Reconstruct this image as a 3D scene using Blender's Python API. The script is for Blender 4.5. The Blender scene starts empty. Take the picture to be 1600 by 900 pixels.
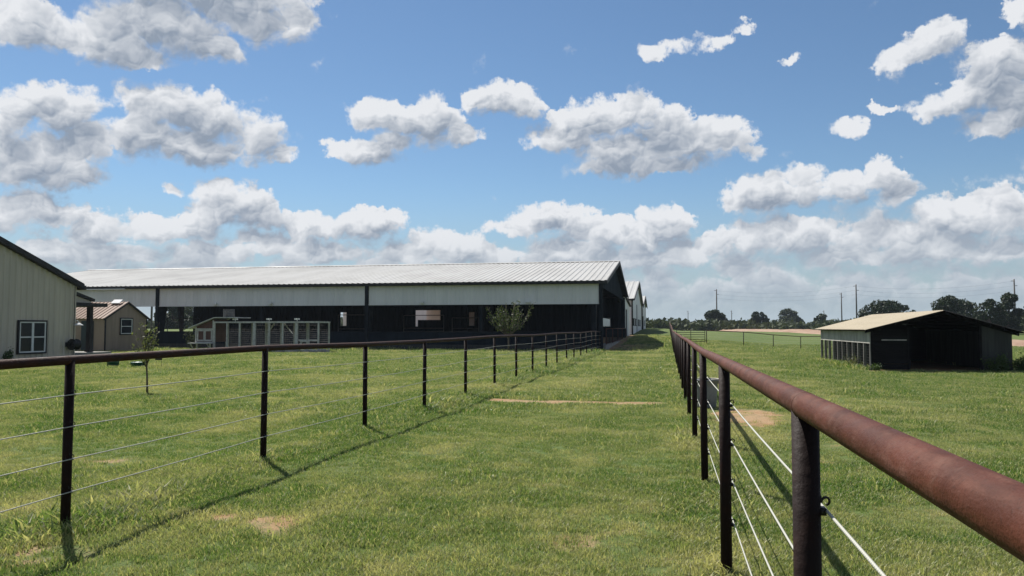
import bpy, bmesh, math, random
import numpy as np
from mathutils import Vector, Matrix
R = math.radians
scene = bpy.context.scene
C = scene.collection

# ------------------------------------------------------------------ camera
EYE = 1.56
cd = bpy.data.cameras.new('camera'); cam = bpy.data.objects.new('camera', cd); C.objects.link(cam)
cd.sensor_width = 36; cd.lens = 27.0; cd.clip_start = .05; cd.clip_end = 20000
cam.location = (0, 0, EYE); cam.rotation_euler = (R(90 + 2.958), 0, R(11.45))
scene.camera = cam

# ------------------------------------------------------------------ sun, view
SUN_EL, SUN_AZ = 51.3, -43.5          # azimuth from +Y towards +X
sd = bpy.data.lights.new('sun', 'SUN'); sd.energy = 5.0; sd.angle = R(.53); sd.color = (1, .955, .88)
sun = bpy.data.objects.new('sun', sd); C.objects.link(sun)
sv = Vector((math.sin(R(SUN_AZ)) * math.cos(R(SUN_EL)), math.cos(R(SUN_AZ)) * math.cos(R(SUN_EL)), math.sin(R(SUN_EL))))
sun.rotation_euler = sv.to_track_quat('Z', 'Y').to_euler()
sun.location = (-20, 20, 40)
vs = scene.view_settings
vs.view_transform = 'Standard'; vs.look = 'None'; vs.exposure = .8; vs.gamma = 1; vs.use_curve_mapping = False
scene.cycles.max_bounces = 7; scene.cycles.diffuse_bounces = 3; scene.cycles.glossy_bounces = 2
scene.cycles.transmission_bounces = 4; scene.cycles.transparent_max_bounces = 8
scene.cycles.caustics_reflective = False; scene.cycles.caustics_refractive = False
scene.cycles.use_denoising = True

# ------------------------------------------------------------------ node helpers
class NT:
    def __init__(s, tree): s.t = tree; s.n = tree.nodes; s.l = tree.links
    def node(s, typ, **kw):
        n = s.n.new(typ)
        for k, v in kw.items(): setattr(n, k, v)
        return n
    def put(s, inp, v):
        if v is None: return
        if isinstance(v, bpy.types.NodeSocket): s.l.new(v, inp)
        else: inp.default_value = v
    def m(s, op, a, b=None, c=None, clamp=False):
        n = s.node('ShaderNodeMath', operation=op, use_clamp=clamp)
        for i, v in enumerate((a, b, c)): s.put(n.inputs[i], v)
        return n.outputs[0]
    def v(s, op, a, b=None, c=None):
        n = s.node('ShaderNodeVectorMath', operation=op)
        for i, v in enumerate((a, b, c)):
            if v is not None:
                if op == 'SCALE' and i == 1: s.put(n.inputs['Scale'], v)
                else: s.put(n.inputs[i], v)
        return n.outputs['Value'] if op in ('LENGTH', 'DOT_PRODUCT', 'DISTANCE') else n.outputs['Vector']
    def mix(s, f, a, b, mode='MIX'):
        n = s.node('ShaderNodeMix', data_type='RGBA', blend_type=mode)
        s.put(n.inputs[0], f)
        for i, v in ((6, a), (7, b)):
            if not isinstance(v, bpy.types.NodeSocket): v = tuple(v) + ((1,) if len(v) == 3 else ())
            s.put(n.inputs[i], v)
        return n.outputs[2]
    def step(s, x, a, b, lo=0., hi=1.):
        n = s.node('ShaderNodeMapRange', interpolation_type='SMOOTHSTEP')
        for i, v in enumerate((x, a, b, lo, hi)): s.put(n.inputs[i], v)
        return n.outputs[0]
    def lin(s, x, a, b, lo=0., hi=1.):
        n = s.node('ShaderNodeMapRange')
        for i, v in enumerate((x, a, b, lo, hi)): s.put(n.inputs[i], v)
        return n.outputs[0]
    def noise(s, vec, scale, detail=2., rough=.5, dim='3D', dist=0., out='Fac', lac=2.):
        n = s.node('ShaderNodeTexNoise', noise_dimensions=dim)
        s.put(n.inputs['Vector'], vec)
        for k, v in (('Scale', scale), ('Detail', detail), ('Roughness', rough), ('Distortion', dist), ('Lacunarity', lac)): s.put(n.inputs[k], v)
        return n.outputs[out]

# ------------------------------------------------------------------ sky
# (azimuth, elevation, half width, half height) of the cumulus heads, degrees
CLOUDS = [
    (-43.8,18.5,2.6,1.69),(-40.3,18.5,3.4,1.63),(-36.3,20.2,5.2,2.29),(-33,19,2.5,1.48),(-30.7,21.3,3.3,1.82),(-27.8,21.2,2.2,1.48),(-37.8,17.8,2.7,0.96),
    (-35.1,22.7,9.4,2.13),(-42.6,13.9,3.2,1.73),(-45,12.8,1.5,1.85),(-43.4,11,3.8,1.67),(-41.8,10,2.7,1.14),(-44.9,9.8,2.4,1.38),(-40.5,11.9,1.7,1.55),
    (-36.2,14.9,3.2,1.74),(-33.1,14.4,3.1,1.96),(-30.4,13.6,2.4,2.09),(-34.3,12.4,5.7,1.54),(-37.3,13.1,2.5,1.75),(-28.3,12.5,1.4,0.89),(-35.6,9.6,1,0.55),
    (-31.5,8.8,2.9,1.77),(-29.8,8,1.8,1.26),(-32.8,7.9,2.1,1.11),(-43.6,7.5,2.6,1.61),(-45.1,7.2,1.8,1.51),(-42,7.3,1.4,1.14),(-40,6.3,2.4,1.25),
    (-36.8,6.5,2.6,1.2),(-34.4,6.9,2.4,1.22),(-26.2,7.2,2.5,1.1),(-22.6,7.5,3.2,1.25),(-21,7.8,1.9,0.93),(-15.3,5.9,2.6,1.42),(-19.1,5.4,2.8,1.18),
    (-8.6,8,3.8,1.32),(-11.7,7.4,2.4,0.95),(-4.8,7.1,3.5,1.28),(0,7.5,2.1,1.58),(-1.9,6.6,2.8,1.17),(6.7,9.4,3,1.61),(9.5,9.8,2.6,1.5),
    (12.3,9.7,2.2,1.38),(14.2,10.1,1.8,1.52),(15.1,8.8,1.6,1.19),(8.3,6.5,4.9,1.52),(14.8,6.3,3.1,1.11),(18.4,7,2.9,1.56),(21.4,7.1,2.2,1.83),
    (17.1,5.3,4.8,1.25),(-20.3,15.2,3.8,1.44),(-17.2,15.2,2.3,1.91),(-15.2,14.3,1.8,0.92),(-22.6,12.8,2.7,1.18),(-20.6,13.7,2.1,0.82),(-12.4,16.7,3.2,1.27),
    (-14.1,16.8,1.5,0.9),(-10.6,16.3,1.7,0.91),(-7.8,15.7,1.6,0.4),(-5,15.2,3.1,1.72),(-2.3,15.6,2.7,1.34),(-0,14.7,2.4,1.71),(-6.9,14,3.3,1.56),
    (-3.5,12.9,4.7,1.47),(0.9,13.4,3,1.44),(3.6,13.4,2.8,1.6),(5.6,12.6,1.3,0.71),(-2.1,11.8,5.6,0.78),(-0.7,19.8,1.4,0.61),(1.4,19.9,1.6,0.55),
    (3.4,20.1,1.7,0.63),(5.5,20.8,1.3,0.62),(8.8,18.3,0.6,0.33),(12.6,13.6,1.1,0.63),(14.6,14.5,0.9,0.29),(15.1,17.3,2,1.2),(17.9,18.3,2.1,1.39),
    (16.7,17.7,1.7,1.03),(21.3,15.9,2.6,1.98),(19.2,14.7,3.2,1.42),(22.6,14.2,2.3,1.98),(18.1,14.2,2.1,0.96),(21.1,12.9,2.2,1.05),(22.7,19.1,1.3,1.02),
    (20.6,17,1.9,1.22),(-29.1,5.9,3.3,1.18),(-25.5,5.5,3.8,1.11),(-32.9,5.2,3.9,1.06),(-38.9,4.9,4,1.01),(-43.2,5,2.9,1.14),(-12.9,5.5,3.1,1.04),
    (-6.7,5.6,4.5,1.23),(2,5.6,3.4,1.2),(4,6.3,2.4,0.92),(12.5,5,4.2,1.14),(21,5,2.9,1.12),(-17.9,6.6,1.7,0.71),(-2,5.2,5.8,1.12),
    
]
def make_world():
    w = bpy.data.worlds.new('World'); scene.world = w; w.use_nodes = True
    w.cycles.sampling_method = 'NONE'
    t = w.node_tree; t.nodes.clear(); N = NT(t)
    def group(blobs):
        g = bpy.data.node_groups.new('cloud_field', 'ShaderNodeTree')
        g.interface.new_socket('P', in_out='INPUT', socket_type='NodeSocketVector')
        g.interface.new_socket('F', in_out='OUTPUT', socket_type='NodeSocketFloat')
        G = NT(g); gi = G.node('NodeGroupInput').outputs[0]; go = G.node('NodeGroupOutput')
        ls = []
        for a, e, rx, ry in blobs:
            c = 0.
            if ry < .75: c = .62; rx *= 1.3; ry *= 1.4                # small scraps are thin
            q = G.v('MULTIPLY_ADD', gi, (1 / rx, 1 / ry, 0), (-a / rx, -e / ry, c)); ls.append(G.v('DOT_PRODUCT', q, q))
        while len(ls) > 1:
            ls = [G.m('SMOOTH_MIN', ls[i], ls[i + 1], .3) if i + 1 < len(ls) else ls[i] for i in range(0, len(ls), 2)]
        G.l.new(G.m('SUBTRACT', 1., ls[0]), go.inputs[0])
        return g
    d = N.node('ShaderNodeTexCoord').outputs['Generated']
    sp = N.node('ShaderNodeSeparateXYZ'); N.l.new(d, sp.inputs[0])
    DEG = 57.29578
    az = N.m('MULTIPLY', N.m('ARCTAN2', sp.outputs[0], sp.outputs[1]), DEG)
    el = N.m('MULTIPLY', N.m('ARCSINE', sp.outputs[2]), DEG)
    cb = N.node('ShaderNodeCombineXYZ'); N.l.new(az, cb.inputs[0]); N.l.new(el, cb.inputs[1])
    p0 = cb.outputs[0]
    # ragged outline: small warp of the lookup
    wn = N.noise(p0, .4, 2.5, .55, '2D', out='Color')
    p = N.v('ADD', p0, N.v('MULTIPLY', N.v('SUBTRACT', wn, (.5, .5, .5)), (1.9, 1.5, 0)))
    wf = N.noise(p0, 1.3, 5., .66, '2D', out='Color')
    pf = N.v('ADD', p, N.v('MULTIPLY', N.v('SUBTRACT', wf, (.5, .5, .5)), (1.25, .95, 0)))
    q1 = N.v('ADD', p, (-.11, .16, 0)); q2 = N.v('ADD', pf, (-.55, 1.25, 0))
    # bank of far cloud along the horizon
    bn = N.noise(p0, .17, 3., .5, '2D')
    bank = N.m('ADD', N.m('MULTIPLY', N.m('SUBTRACT', bn, .5), 2.8), N.lin(el, 1., 9., 1.15, -.80))
    def puffs(q, octs):                          # rounded heads of three sizes
        out = None
        for sc, am in octs:
            n = N.node('ShaderNodeTexVoronoi', voronoi_dimensions='2D', feature='F1'); N.l.new(N.v('MULTIPLY_ADD', q, (sc, sc * 1.25, 0), (sc * 7.3, sc * 3.1, 0)), n.inputs['Vector']); n.inputs['Scale'].default_value = 1.
            d1 = n.outputs['Distance']; h = N.m('MULTIPLY', N.m('SUBTRACT', .36, N.m('MULTIPLY', d1, d1)), am)
            out = h if out is None else N.m('ADD', out, h)
        return out
    OCT = ((.24, .90), (.58, .62), (1.35, .24), (3.1, .08))
    B0 = puffs(p, OCT); B1 = puffs(q1, OCT); B2 = puffs(N.v('ADD', p, (-.34, .48, 0)), OCT[:3])
    fray = N.m('MULTIPLY', N.m('SUBTRACT', N.noise(p0, 1.9, 6., .66, '2D'), .5), FRAY)
    sky = N.node('ShaderNodeTexSky', sky_type='NISHITA')
    sky.sun_disc = False; sky.sun_elevation = R(SUN_EL); sky.sun_rotation = R(SUN_AZ)
    sky.air_density = AIR[0]; sky.dust_density = AIR[1]; sky.ozone_density = AIR[2]; sky.altitude = 100
    skyc = N.mix(N.m('MULTIPLY', N.step(el, 11., 0.), .85), N.mix(1., sky.outputs[0], (.74, .88, .98), 'MULTIPLY'), CLOUD_HAZE)
    def shade(F0, F2):
        D = N.m('ADD', F0, B0); D0 = N.m('ADD', D, fray)
        slope = N.m('SUBTRACT', F0, F2)                       # falls off upwards: lit side, rises upwards: shaded base
        soft = N.lin(N.noise(p0, .3, 2., .5, '2D'), .35, .65, 0., .35)
        alpha = N.m('MULTIPLY', N.step(D0, 0., N.m('ADD', soft, N.step(slope, .3, -.5, .34, .95))), N.step(F0, -.8, -.2))
        light = N.m('MULTIPLY_ADD', N.m('SUBTRACT', B0, B1), RIM, LIT)
        light = N.m('MULTIPLY_ADD', N.m('SUBTRACT', B0, B2), .48, light)
        light = N.m('MULTIPLY_ADD', slope, BODY, light)
        light = N.m('SUBTRACT', light, N.m('MULTIPLY', N.step(D, .25, 1.15), THICK))
        light = N.m('ADD', light, N.step(D0, .45, .05, 0., .14))
        light = N.m('ADD', light, N.m('MULTIPLY', fray, .07))
        light = N.m('MINIMUM', N.m('MAXIMUM', light, .0), 1.)
        light = N.m('MINIMUM', N.m('ADD', light, N.step(el, 8.5, 3., 0., .22)), 1.)
        ccol = N.mix(light, CLOUD_DARK, CLOUD_LIGHT)
        ccol = N.mix(N.step(el, 8., 0., 0., .65), ccol, CLOUD_HAZE)
        alpha = N.m('MULTIPLY', alpha, N.step(el, .2, 3.6, .35, 1.))
        bg = N.node('ShaderNodeBackground'); bg.inputs[1].default_value = SKY
        N.l.new(N.mix(alpha, skyc, ccol), bg.inputs[0])
        return bg.outputs[0]
    def sector(blobs):
        g = group(blobs); fs = []
        for q in (pf, q2):
            n = N.node('ShaderNodeGroup'); n.node_tree = g; N.l.new(q, n.inputs[0]); fs.append(N.m('ADD', N.m('MAXIMUM', n.outputs[0], bank), BIAS))
        return shade(*fs)
    def pick(cond, a, b):                       # cond 0 -> a, 1 -> b
        n = N.node('ShaderNodeMixShader'); N.l.new(cond, n.inputs[0]); N.l.new(a, n.inputs[1]); N.l.new(b, n.inputs[2]); return n.outputs[0]
    def tree(lo, hi, cuts):
        if not cuts:
            bl = [b for b in CLOUDS if b[0] + 1.5 * b[2] + 1.8 > lo and b[0] - 1.5 * b[2] - 1.8 < hi]
            return sector(bl)
        k = len(cuts) // 2
        return pick(N.m('GREATER_THAN', az, cuts[k]), tree(lo, cuts[k], cuts[:k]), tree(cuts[k], hi, cuts[k + 1:]))
    view = tree(-55, 32, [-38, -31, -23, -15, -7, 1, 9, 16])
    # the same kind of sky goes on above and beside
    flat = N.v('SCALE', d, N.m('DIVIDE', 1., N.m('ADD', N.m('MAXIMUM', sp.outputs[2], 0.), .18)))
    gen = N.m('MULTIPLY', N.m('SUBTRACT', N.noise(flat, 1.6, 3., .5), .53), 3.6)
    Fg = N.m('MAXIMUM', gen, bank)
    rest = shade(Fg, Fg)
    far = N.m('GREATER_THAN', N.m('MAXIMUM', N.m('SUBTRACT', N.m('ABSOLUTE', N.m('ADD', az, 11.5)), 40.), N.m('SUBTRACT', el, 27.)), 0.)
    low = N.node('ShaderNodeBackground'); low.inputs[1].default_value = SKY; low.inputs[0].default_value = CLOUD_HAZE + (1,)
    up = pick(N.m('LESS_THAN', el, -.5), pick(far, view, rest), low.outputs[0])
    N.l.new(up, N.node('ShaderNodeOutputWorld').inputs[0])
FRAY, RIM, BODY, THICK, BIAS, LIT = .85, 1.25, .66, .46, -.13, .64
AIR = (1., .1, .8)
SKY = .055
CLOUD_LIGHT = (8.4, 8.6, 8.95); CLOUD_DARK = (2.9, 3.5, 4.4); CLOUD_HAZE = (3.7, 4.55, 5.3)
make_world()

# ------------------------------------------------------------------ terrain height
def S(t):
    t = np.clip(t, 0, 1); return t * t * (3 - 2 * t)
def ground_z(x, y):
    x = np.asarray(x, float); y = np.asarray(y, float)
    left = 1 - S((x + 1) / 5)
    z = .56 * S((y - 54) / 28) * left + .75 * S((y - 82) / 70)
    z = z - .7 * S((x - 3) / 12) * S((y - 45) / 35) * (1 - S((y - 95) / 60))
    z = z + .025 * np.sin(x * .61 + .4) * np.sin(y * .47 + 1.) + .012 * np.sin(x * 2.1) * np.sin(y * 1.7 + x)
    return z - np.maximum(0, np.hypot(x, y) - 420) * .002
def gz(x, y): return float(ground_z(x, y))

_rng = np.random.RandomState(7); _LAT = _rng.rand(256, 256)
def vnoise(x, y):
    xi = np.floor(x).astype(int); yi = np.floor(y).astype(int); fx = x - xi; fy = y - yi
    fx = fx * fx * (3 - 2 * fx); fy = fy * fy * (3 - 2 * fy)
    g = lambda a, b: _LAT[a % 256, b % 256]
    return (g(xi, yi) * (1 - fx) + g(xi + 1, yi) * fx) * (1 - fy) + (g(xi, yi + 1) * (1 - fx) + g(xi + 1, yi + 1) * fx) * fy
def fbm(x, y, s, o=4):
    v = 0; a = .5; n = 0
    for k in range(o):
        v = v + a * vnoise(x * s + 13.7 * k, y * s + 7.3 * k); n += a; a *= .55; s *= 2.1
    return v / n
# worn spots: x, y, half sizes, strength
PATCH = [(-3.0, 5.5, .42, .30, .7), (-2.75, 6.0, .35, .22, .6), (-4.3, 4.6, .55, .30, 1.), (-1.24, 7.5, .6, .35, .55), (-.6, 5.9, .5, .75, .55), (-3.4, 5.75, .7, .22, .8), (-2.2, 6.1, .5, .15, .7), (-2.0, 7.0, .35, .25, .65),
         (.1, 5.2, .4, .3, .7), (-2.9, 7.6, .5, .3, .6), (2.4, 10.8, .5, .35, .7), (1.7, 9.7, .4, .25, .8), (2.4, 8.9, .5, .25, .7), (2.3, 7.9, .5, .2, .5), (-1.5, 5.2, .5, .3, .7),
         (-5.4, 5.6, .5, .35, .8), (-6.7, 7.9, .8, .45, .7), (-4.8, 8.4, .3, .2, .7), (1.35, 13.9, .55, 1.3, 2.9), (1.1, 11.9, .3, .5, .8), (3.6, 73.5, 1.8, 2.6, 1.4), (6.0, 70, 1.5, .8, .9), (4.8, 79, 2.2, 1.0, 1.), (7, 96, 5, 1.2, .9),
         (-2.6, 60., 1.5, 5.5, 1.3), (-3., 55.6, .5, .6, 1.2), (-.6, 64., 1.2, .9, 1.2), (-2, 84, 2, 1.2, 1.), (7.4, 30.0, .9, .5, 1.), (9.5, 29.9, 1.8, .35, .8), (3.4, 12.2, .6, .3, .5), (4.4, 17.5, 1.0, .5, .6), (-2.2, 5.0, .5, .22, .6), (-.2, 7.0, .3, .5, .5), (5.2, 9.5, .8, .3, .5)]
def bare_amount(x, y):
    n = fbm(x, y, 1.6, 4); b = np.zeros_like(x)
    for px, py, rx, ry, s in PATCH:
        r = np.hypot((x - px) / rx, (y - py) / ry); b = np.maximum(b, s * S((1.55 - r) / 1.2))
    strip = S((.18 + .42 * fbm(x + 7, y * .2, 1.3, 3) - np.abs(y - 16.42 + (x + 3.75) * .082 + (fbm(x, y, .8, 3) - .5) * .5)) / .22) * ((x > -3.85) & (x < .32))
    b = b * (.1 + 1.3 * n) * (.45 + .9 * S((fbm(x + 3, y + 8, 6.5, 3) - .36) / .26))
    b = np.maximum(b, strip * (.85 + .9 * fbm(x + 40, y, 1.1, 3)))
    gen = S((fbm(x + 90, y + 31, .42, 4) - .57) / .16) * .5 * S((fbm(x, y + 60, 2.2, 3) - .38) / .3)
    b = np.maximum(b, gen)
    b = np.maximum(b, (S((-3.2 - x) / .8) * S((y - 53.2) / .6) * S((98.4 - y) / 2)) * (x > -62))        # trodden soil under the arena roof
    b = np.maximum(b, ((x > 7.6) & (x < 11.9) & (y > 30.5) & (y < 39.5)) * 1.)
    return np.clip(b, 0, 1)

# ------------------------------------------------------------------ mesh helpers
class MB:
    def __init__(s): s.v = []; s.f = []
    def add(s, vs, fs):
        o = len(s.v); s.v += [tuple(map(float, p)) for p in vs]; s.f += [tuple(o + i for i in f) for f in fs]; return s
    def box(s, x0, x1, y0, y1, z0, z1):
        x0, x1 = sorted((x0, x1)); y0, y1 = sorted((y0, y1)); z0, z1 = sorted((z0, z1))
        return s.add([(x0, y0, z0), (x1, y0, z0), (x1, y1, z0), (x0, y1, z0), (x0, y0, z1), (x1, y0, z1), (x1, y1, z1), (x0, y1, z1)],
                     [(3, 2, 1, 0), (4, 5, 6, 7), (0, 1, 5, 4), (1, 2, 6, 5), (2, 3, 7, 6), (3, 0, 4, 7)])
    def hexa(s, b, t):                                   # bottom 4 points, top 4 points
        return s.add(list(b) + list(t), [(3, 2, 1, 0), (4, 5, 6, 7), (0, 1, 5, 4), (1, 2, 6, 5), (2, 3, 7, 6), (3, 0, 4, 7)])
    def prism(s, poly, axis, a, b):                      # polygon in the two other axes, extruded a..b along axis
        def P(u, v, w): return {'x': (w, u, v), 'y': (u, w, v), 'z': (u, v, w)}[axis]
        n = len(poly)
        vs = [P(u, v, a) for u, v in poly] + [P(u, v, b) for u, v in poly]
        return s.add(vs, [tuple(range(n))[::-1], tuple(range(n, 2 * n))] + [(i, (i + 1) % n, n + (i + 1) % n, n + i) for i in range(n)])
    def tube(s, pts, r, n=8, cap=True):
        pts = [Vector(p) for p in pts]; rs = r if isinstance(r, (list, tuple)) else [r] * len(pts)
        rings = []; up = None
        for i, p in enumerate(pts):
            d = (pts[min(i + 1, len(pts) - 1)] - pts[max(i - 1, 0)]).normalized()
            if up is None: up = Vector((0, 0, 1)) if abs(d.z) < .9 else Vector((0, 1, 0))
            a = d.cross(up).normalized(); b = a.cross(d).normalized(); up = b
            rings.append([p + (a * math.cos(2 * math.pi * k / n) + b * math.sin(2 * math.pi * k / n)) * rs[i] for k in range(n)])
        vs = [q for ring in rings for q in ring]
        fs = [(i * n + k, i * n + (k + 1) % n, (i + 1) * n + (k + 1) % n, (i + 1) * n + k) for i in range(len(pts) - 1) for k in range(n)]
        if cap: fs += [tuple(range(n))[::-1], tuple((len(pts) - 1) * n + k for k in range(n))]
        return s.add(vs, fs)
    def lathe(s, prof, n=20, c=(0, 0, 0)):               # (r, z) outline
        vs = [(c[0] + r * math.cos(2 * math.pi * k / n), c[1] + r * math.sin(2 * math.pi * k / n), c[2] + z) for r, z in prof for k in range(n)]
        return s.add(vs, [(i * n + k, i * n + (k + 1) % n, (i + 1) * n + (k + 1) % n, (i + 1) * n + k) for i in range(len(prof) - 1) for k in range(n)])
    def ribbed(s, o, u, v, width, length, pitch, depth, nrm, rib=.25):   # sheet with raised ribs running along v
        o, u, v, nrm = Vector(o), Vector(u).normalized(), Vector(v).normalized(), Vector(nrm).normalized()
        k = max(1, round(width / pitch)); p = width / k; prof = []
        for i in range(k):
            a = i * p
            prof += [(a, 0), (a + p * (1 - rib * 1.6), 0), (a + p * (1 - rib * 1.25), depth), (a + p * (1 - rib * .45), depth)]
        prof.append((width, 0))
        A = [o + u * t + nrm * h for t, h in prof]; B = [q + v * length for q in A]; n = len(prof)
        return s.add(A + B, [(i, i + 1, n + i + 1, n + i) for i in range(n - 1)])
    def mesh(s, name, mat=None, smooth=False):
        me = bpy.data.meshes.new(name); me.from_pydata(s.v, [], s.f); me.update()
        if mat: me.materials.append(mat)
        if smooth: me.polygons.foreach_set('use_smooth', [True] * len(me.polygons))
        return me
    def build(s, name, mat, parent=None, smooth=False, loc=None):
        o = bpy.data.objects.new(name, s.mesh(name, mat, smooth)); C.objects.link(o)
        if parent is not None:
            o.parent = parent
            w = Vector((0, 0, 0)); q = parent
            while q is not None: w += q.location; q = q.parent
            o.location = -w if loc is None else Vector(loc)
        elif loc is not None: o.location = loc
        return o
def inst(name, me, parent, loc, rz=0.):                  # piece that shares its mesh, placed in its parent's space
    o = bpy.data.objects.new(name, me); C.objects.link(o); o.parent = parent; o.location = loc; o.rotation_euler.z = rz; return o
def tag(o, label, cat, group=None):
    o['label'] = label; o['category'] = cat
    if group: o['group'] = group
    return o
def thing(name, label, cat, loc=(0, 0, 0), group=None):
    o = bpy.data.objects.new(name, None); C.objects.link(o); o.location = loc; o.empty_display_size = .2
    return tag(o, label, cat, group)

# ------------------------------------------------------------------ materials
def principled(name):
    m = bpy.data.materials.new(name); m.use_nodes = True; t = m.node_tree; t.nodes.clear(); N = NT(t)
    b = N.node('ShaderNodeBsdfPrincipled'); o = N.node('ShaderNodeOutputMaterial'); N.l.new(b.outputs[0], o.inputs[0])
    return m, N, b, o
def pm(name, c1, c2=None, scale=3., rough=.6, metal=0., bump=0., stretch=(1, 1, 1), spec=.4, fine=0., lo=.35, hi=.65):
    m, N, b, o = principled(name); c2 = c2 or tuple(x * .75 for x in c1)
    co = N.node('ShaderNodeTexCoord').outputs['Object']
    co = N.v('MULTIPLY', co, stretch)
    n = N.noise(co, scale, 6., .6)
    col = N.mix(N.step(n, lo, hi), c1, c2)
    if fine: col = N.mix(N.m('MULTIPLY', N.noise(co, scale * 14, 3., .6), fine), col, tuple(x * .45 for x in c1))
    N.l.new(col, b.inputs['Base Color'])
    N.l.new(N.lin(n, .3, .7, rough * .85, min(1, rough * 1.15)), b.inputs['Roughness'])
    b.inputs['Metallic'].default_value = metal; b.inputs['Specular IOR Level'].default_value = spec
    if bump:
        k = N.node('ShaderNodeBump'); k.inputs['Strength'].default_value = bump; k.inputs['Distance'].default_value = .02
        N.l.new(N.noise(co, scale * 5, 5., .6), k.inputs['Height']); N.l.new(k.outputs[0], b.inputs['Normal'])
    return m
def leafmat(name, c1, c2, trans=.35, rough=.6):
    m = bpy.data.materials.new(name); m.use_nodes = True; t = m.node_tree; t.nodes.clear(); N = NT(t)
    geo = N.node('ShaderNodeNewGeometry'); co = N.node('ShaderNodeTexCoord').outputs['Object']
    col = N.mix(geo.outputs['Random Per Island'], c1, c2)
    col = N.mix(N.step(N.noise(co, .9, 3.), .35, .65, 0., .5), col, c2)
    d = N.node('ShaderNodeBsdfPrincipled'); N.l.new(col, d.inputs['Base Color']); d.inputs['Roughness'].default_value = rough; d.inputs['Specular IOR Level'].default_value = .3
    tr = N.node('ShaderNodeBsdfTranslucent'); N.l.new(N.mix(1., col, (1.25, 1.3, .6), 'MULTIPLY'), tr.inputs[0])
    mx = N.node('ShaderNodeMixShader'); mx.inputs[0].default_value = trans
    N.l.new(d.outputs[0], mx.inputs[1]); N.l.new(tr.outputs[0], mx.inputs[2])
    N.l.new(mx.outputs[0], N.node('ShaderNodeOutputMaterial').inputs[0])
    return m
def glassmat(name, tint=(.02, .025, .03), rough=.12):
    m, N, b, o = principled(name); b.inputs['Base Color'].default_value = tint + (1,); b.inputs['Roughness'].default_value = rough
    b.inputs['Specular IOR Level'].default_value = .3; return m
def rustmat():
    m, N, b, o = principled('rusted_pipe'); co = N.node('ShaderNodeTexCoord').outputs['Object']
    n1 = N.noise(co, 5., 8., .65); n2 = N.noise(N.v('MULTIPLY', co, (1, .25, 1)), 40., 6., .6); n3 = N.noise(co, 160., 3., .6); n4 = N.noise(N.v('MULTIPLY', co, (1, .12, 1)), 22., 4., .7, dist=1.5)
    col = N.mix(N.step(n1, .35, .68), (.052, .0165, .0095), (.090, .029, .0175))
    col = N.mix(N.step(n2, .48, .75, 0., .6), col, (.125, .058, .043))
    col = N.mix(N.step(n3, .5, .75, 0., .5), col, (.022, .009, .006))
    col = N.mix(N.step(n4, .66, .74, 0., .55), col, (.22, .10, .075)); n5 = N.noise(co, 13., 7., .72, dist=.8); col = N.mix(N.step(n5, .5, .7, 0., .32), col, (.14, .080, .060))          # scuffs
    N.l.new(col, b.inputs['Base Color']); b.inputs['Metallic'].default_value = .0; b.inputs['Specular IOR Level'].default_value = .12
    N.l.new(N.lin(n2, .3, .7, .5, .75), b.inputs['Roughness'])
    k = N.node('ShaderNodeBump'); k.inputs['Strength'].default_value = .5; k.inputs['Distance'].default_value = .004
    N.l.new(N.m('ADD', n2, N.m('MULTIPLY', n3, .6)), k.inputs['Height']); N.l.new(k.outputs[0], b.inputs['Normal'])
    return m
def cablemat():
    m, N, b, o = principled('steel_cable'); co = N.node('ShaderNodeTexCoord').outputs['Object']
    sp = N.node('ShaderNodeSeparateXYZ'); N.l.new(co, sp.inputs[0])
    # twisted strands: ridges that wind round the cable
    tw = N.m('SINE', N.m('ADD', N.m('MULTIPLY', sp.outputs[1], 520.), N.m('MULTIPLY', sp.outputs[2], 700.)))
    N.l.new(N.mix(N.lin(tw, -1, 1, 0., .5), (.37, .37, .33), (.27, .27, .24)), b.inputs['Base Color'])
    b.inputs['Metallic'].default_value = .1; b.inputs['Roughness'].default_value = .6; b.inputs['Specular IOR Level'].default_value = .25
    k = N.node('ShaderNodeBump'); k.inputs['Strength'].default_value = .35; k.inputs['Distance'].default_value = .001
    N.l.new(tw, k.inputs['Height']); N.l.new(k.outputs[0], b.inputs['Normal'])
    return m
def roofmat(name, c, streak, rough=.42, metal=.35):
    m, N, b, o = principled(name); co = N.node('ShaderNodeTexCoord').outputs['Object']
    n1 = N.noise(N.v('MULTIPLY', co, (.35, .16, .16)), 1., 5., .6); n2 = N.noise(N.v('MULTIPLY', co, (3., .2, .2)), 1., 4., .6)
    n3 = N.noise(N.v('MULTIPLY', co, (.12, .3, .3)), 1., 3., .6)
    col = N.mix(N.step(n1, .4, .7, 0., .55), c, tuple(x * .78 for x in c))
    col = N.mix(N.step(n2, .5, .75, 0., streak), col, tuple(x * .55 for x in c))
    col = N.mix(N.step(n3, .6, .72, 0., .35), col, tuple(x * .6 for x in c))
    N.l.new(col, b.inputs['Base Color']); b.inputs['Metallic'].default_value = metal
    N.l.new(N.lin(n1, .3, .7, rough * .8, rough * 1.3), b.inputs['Roughness']); b.inputs['Specular IOR Level'].default_value = .15
    return m
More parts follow.
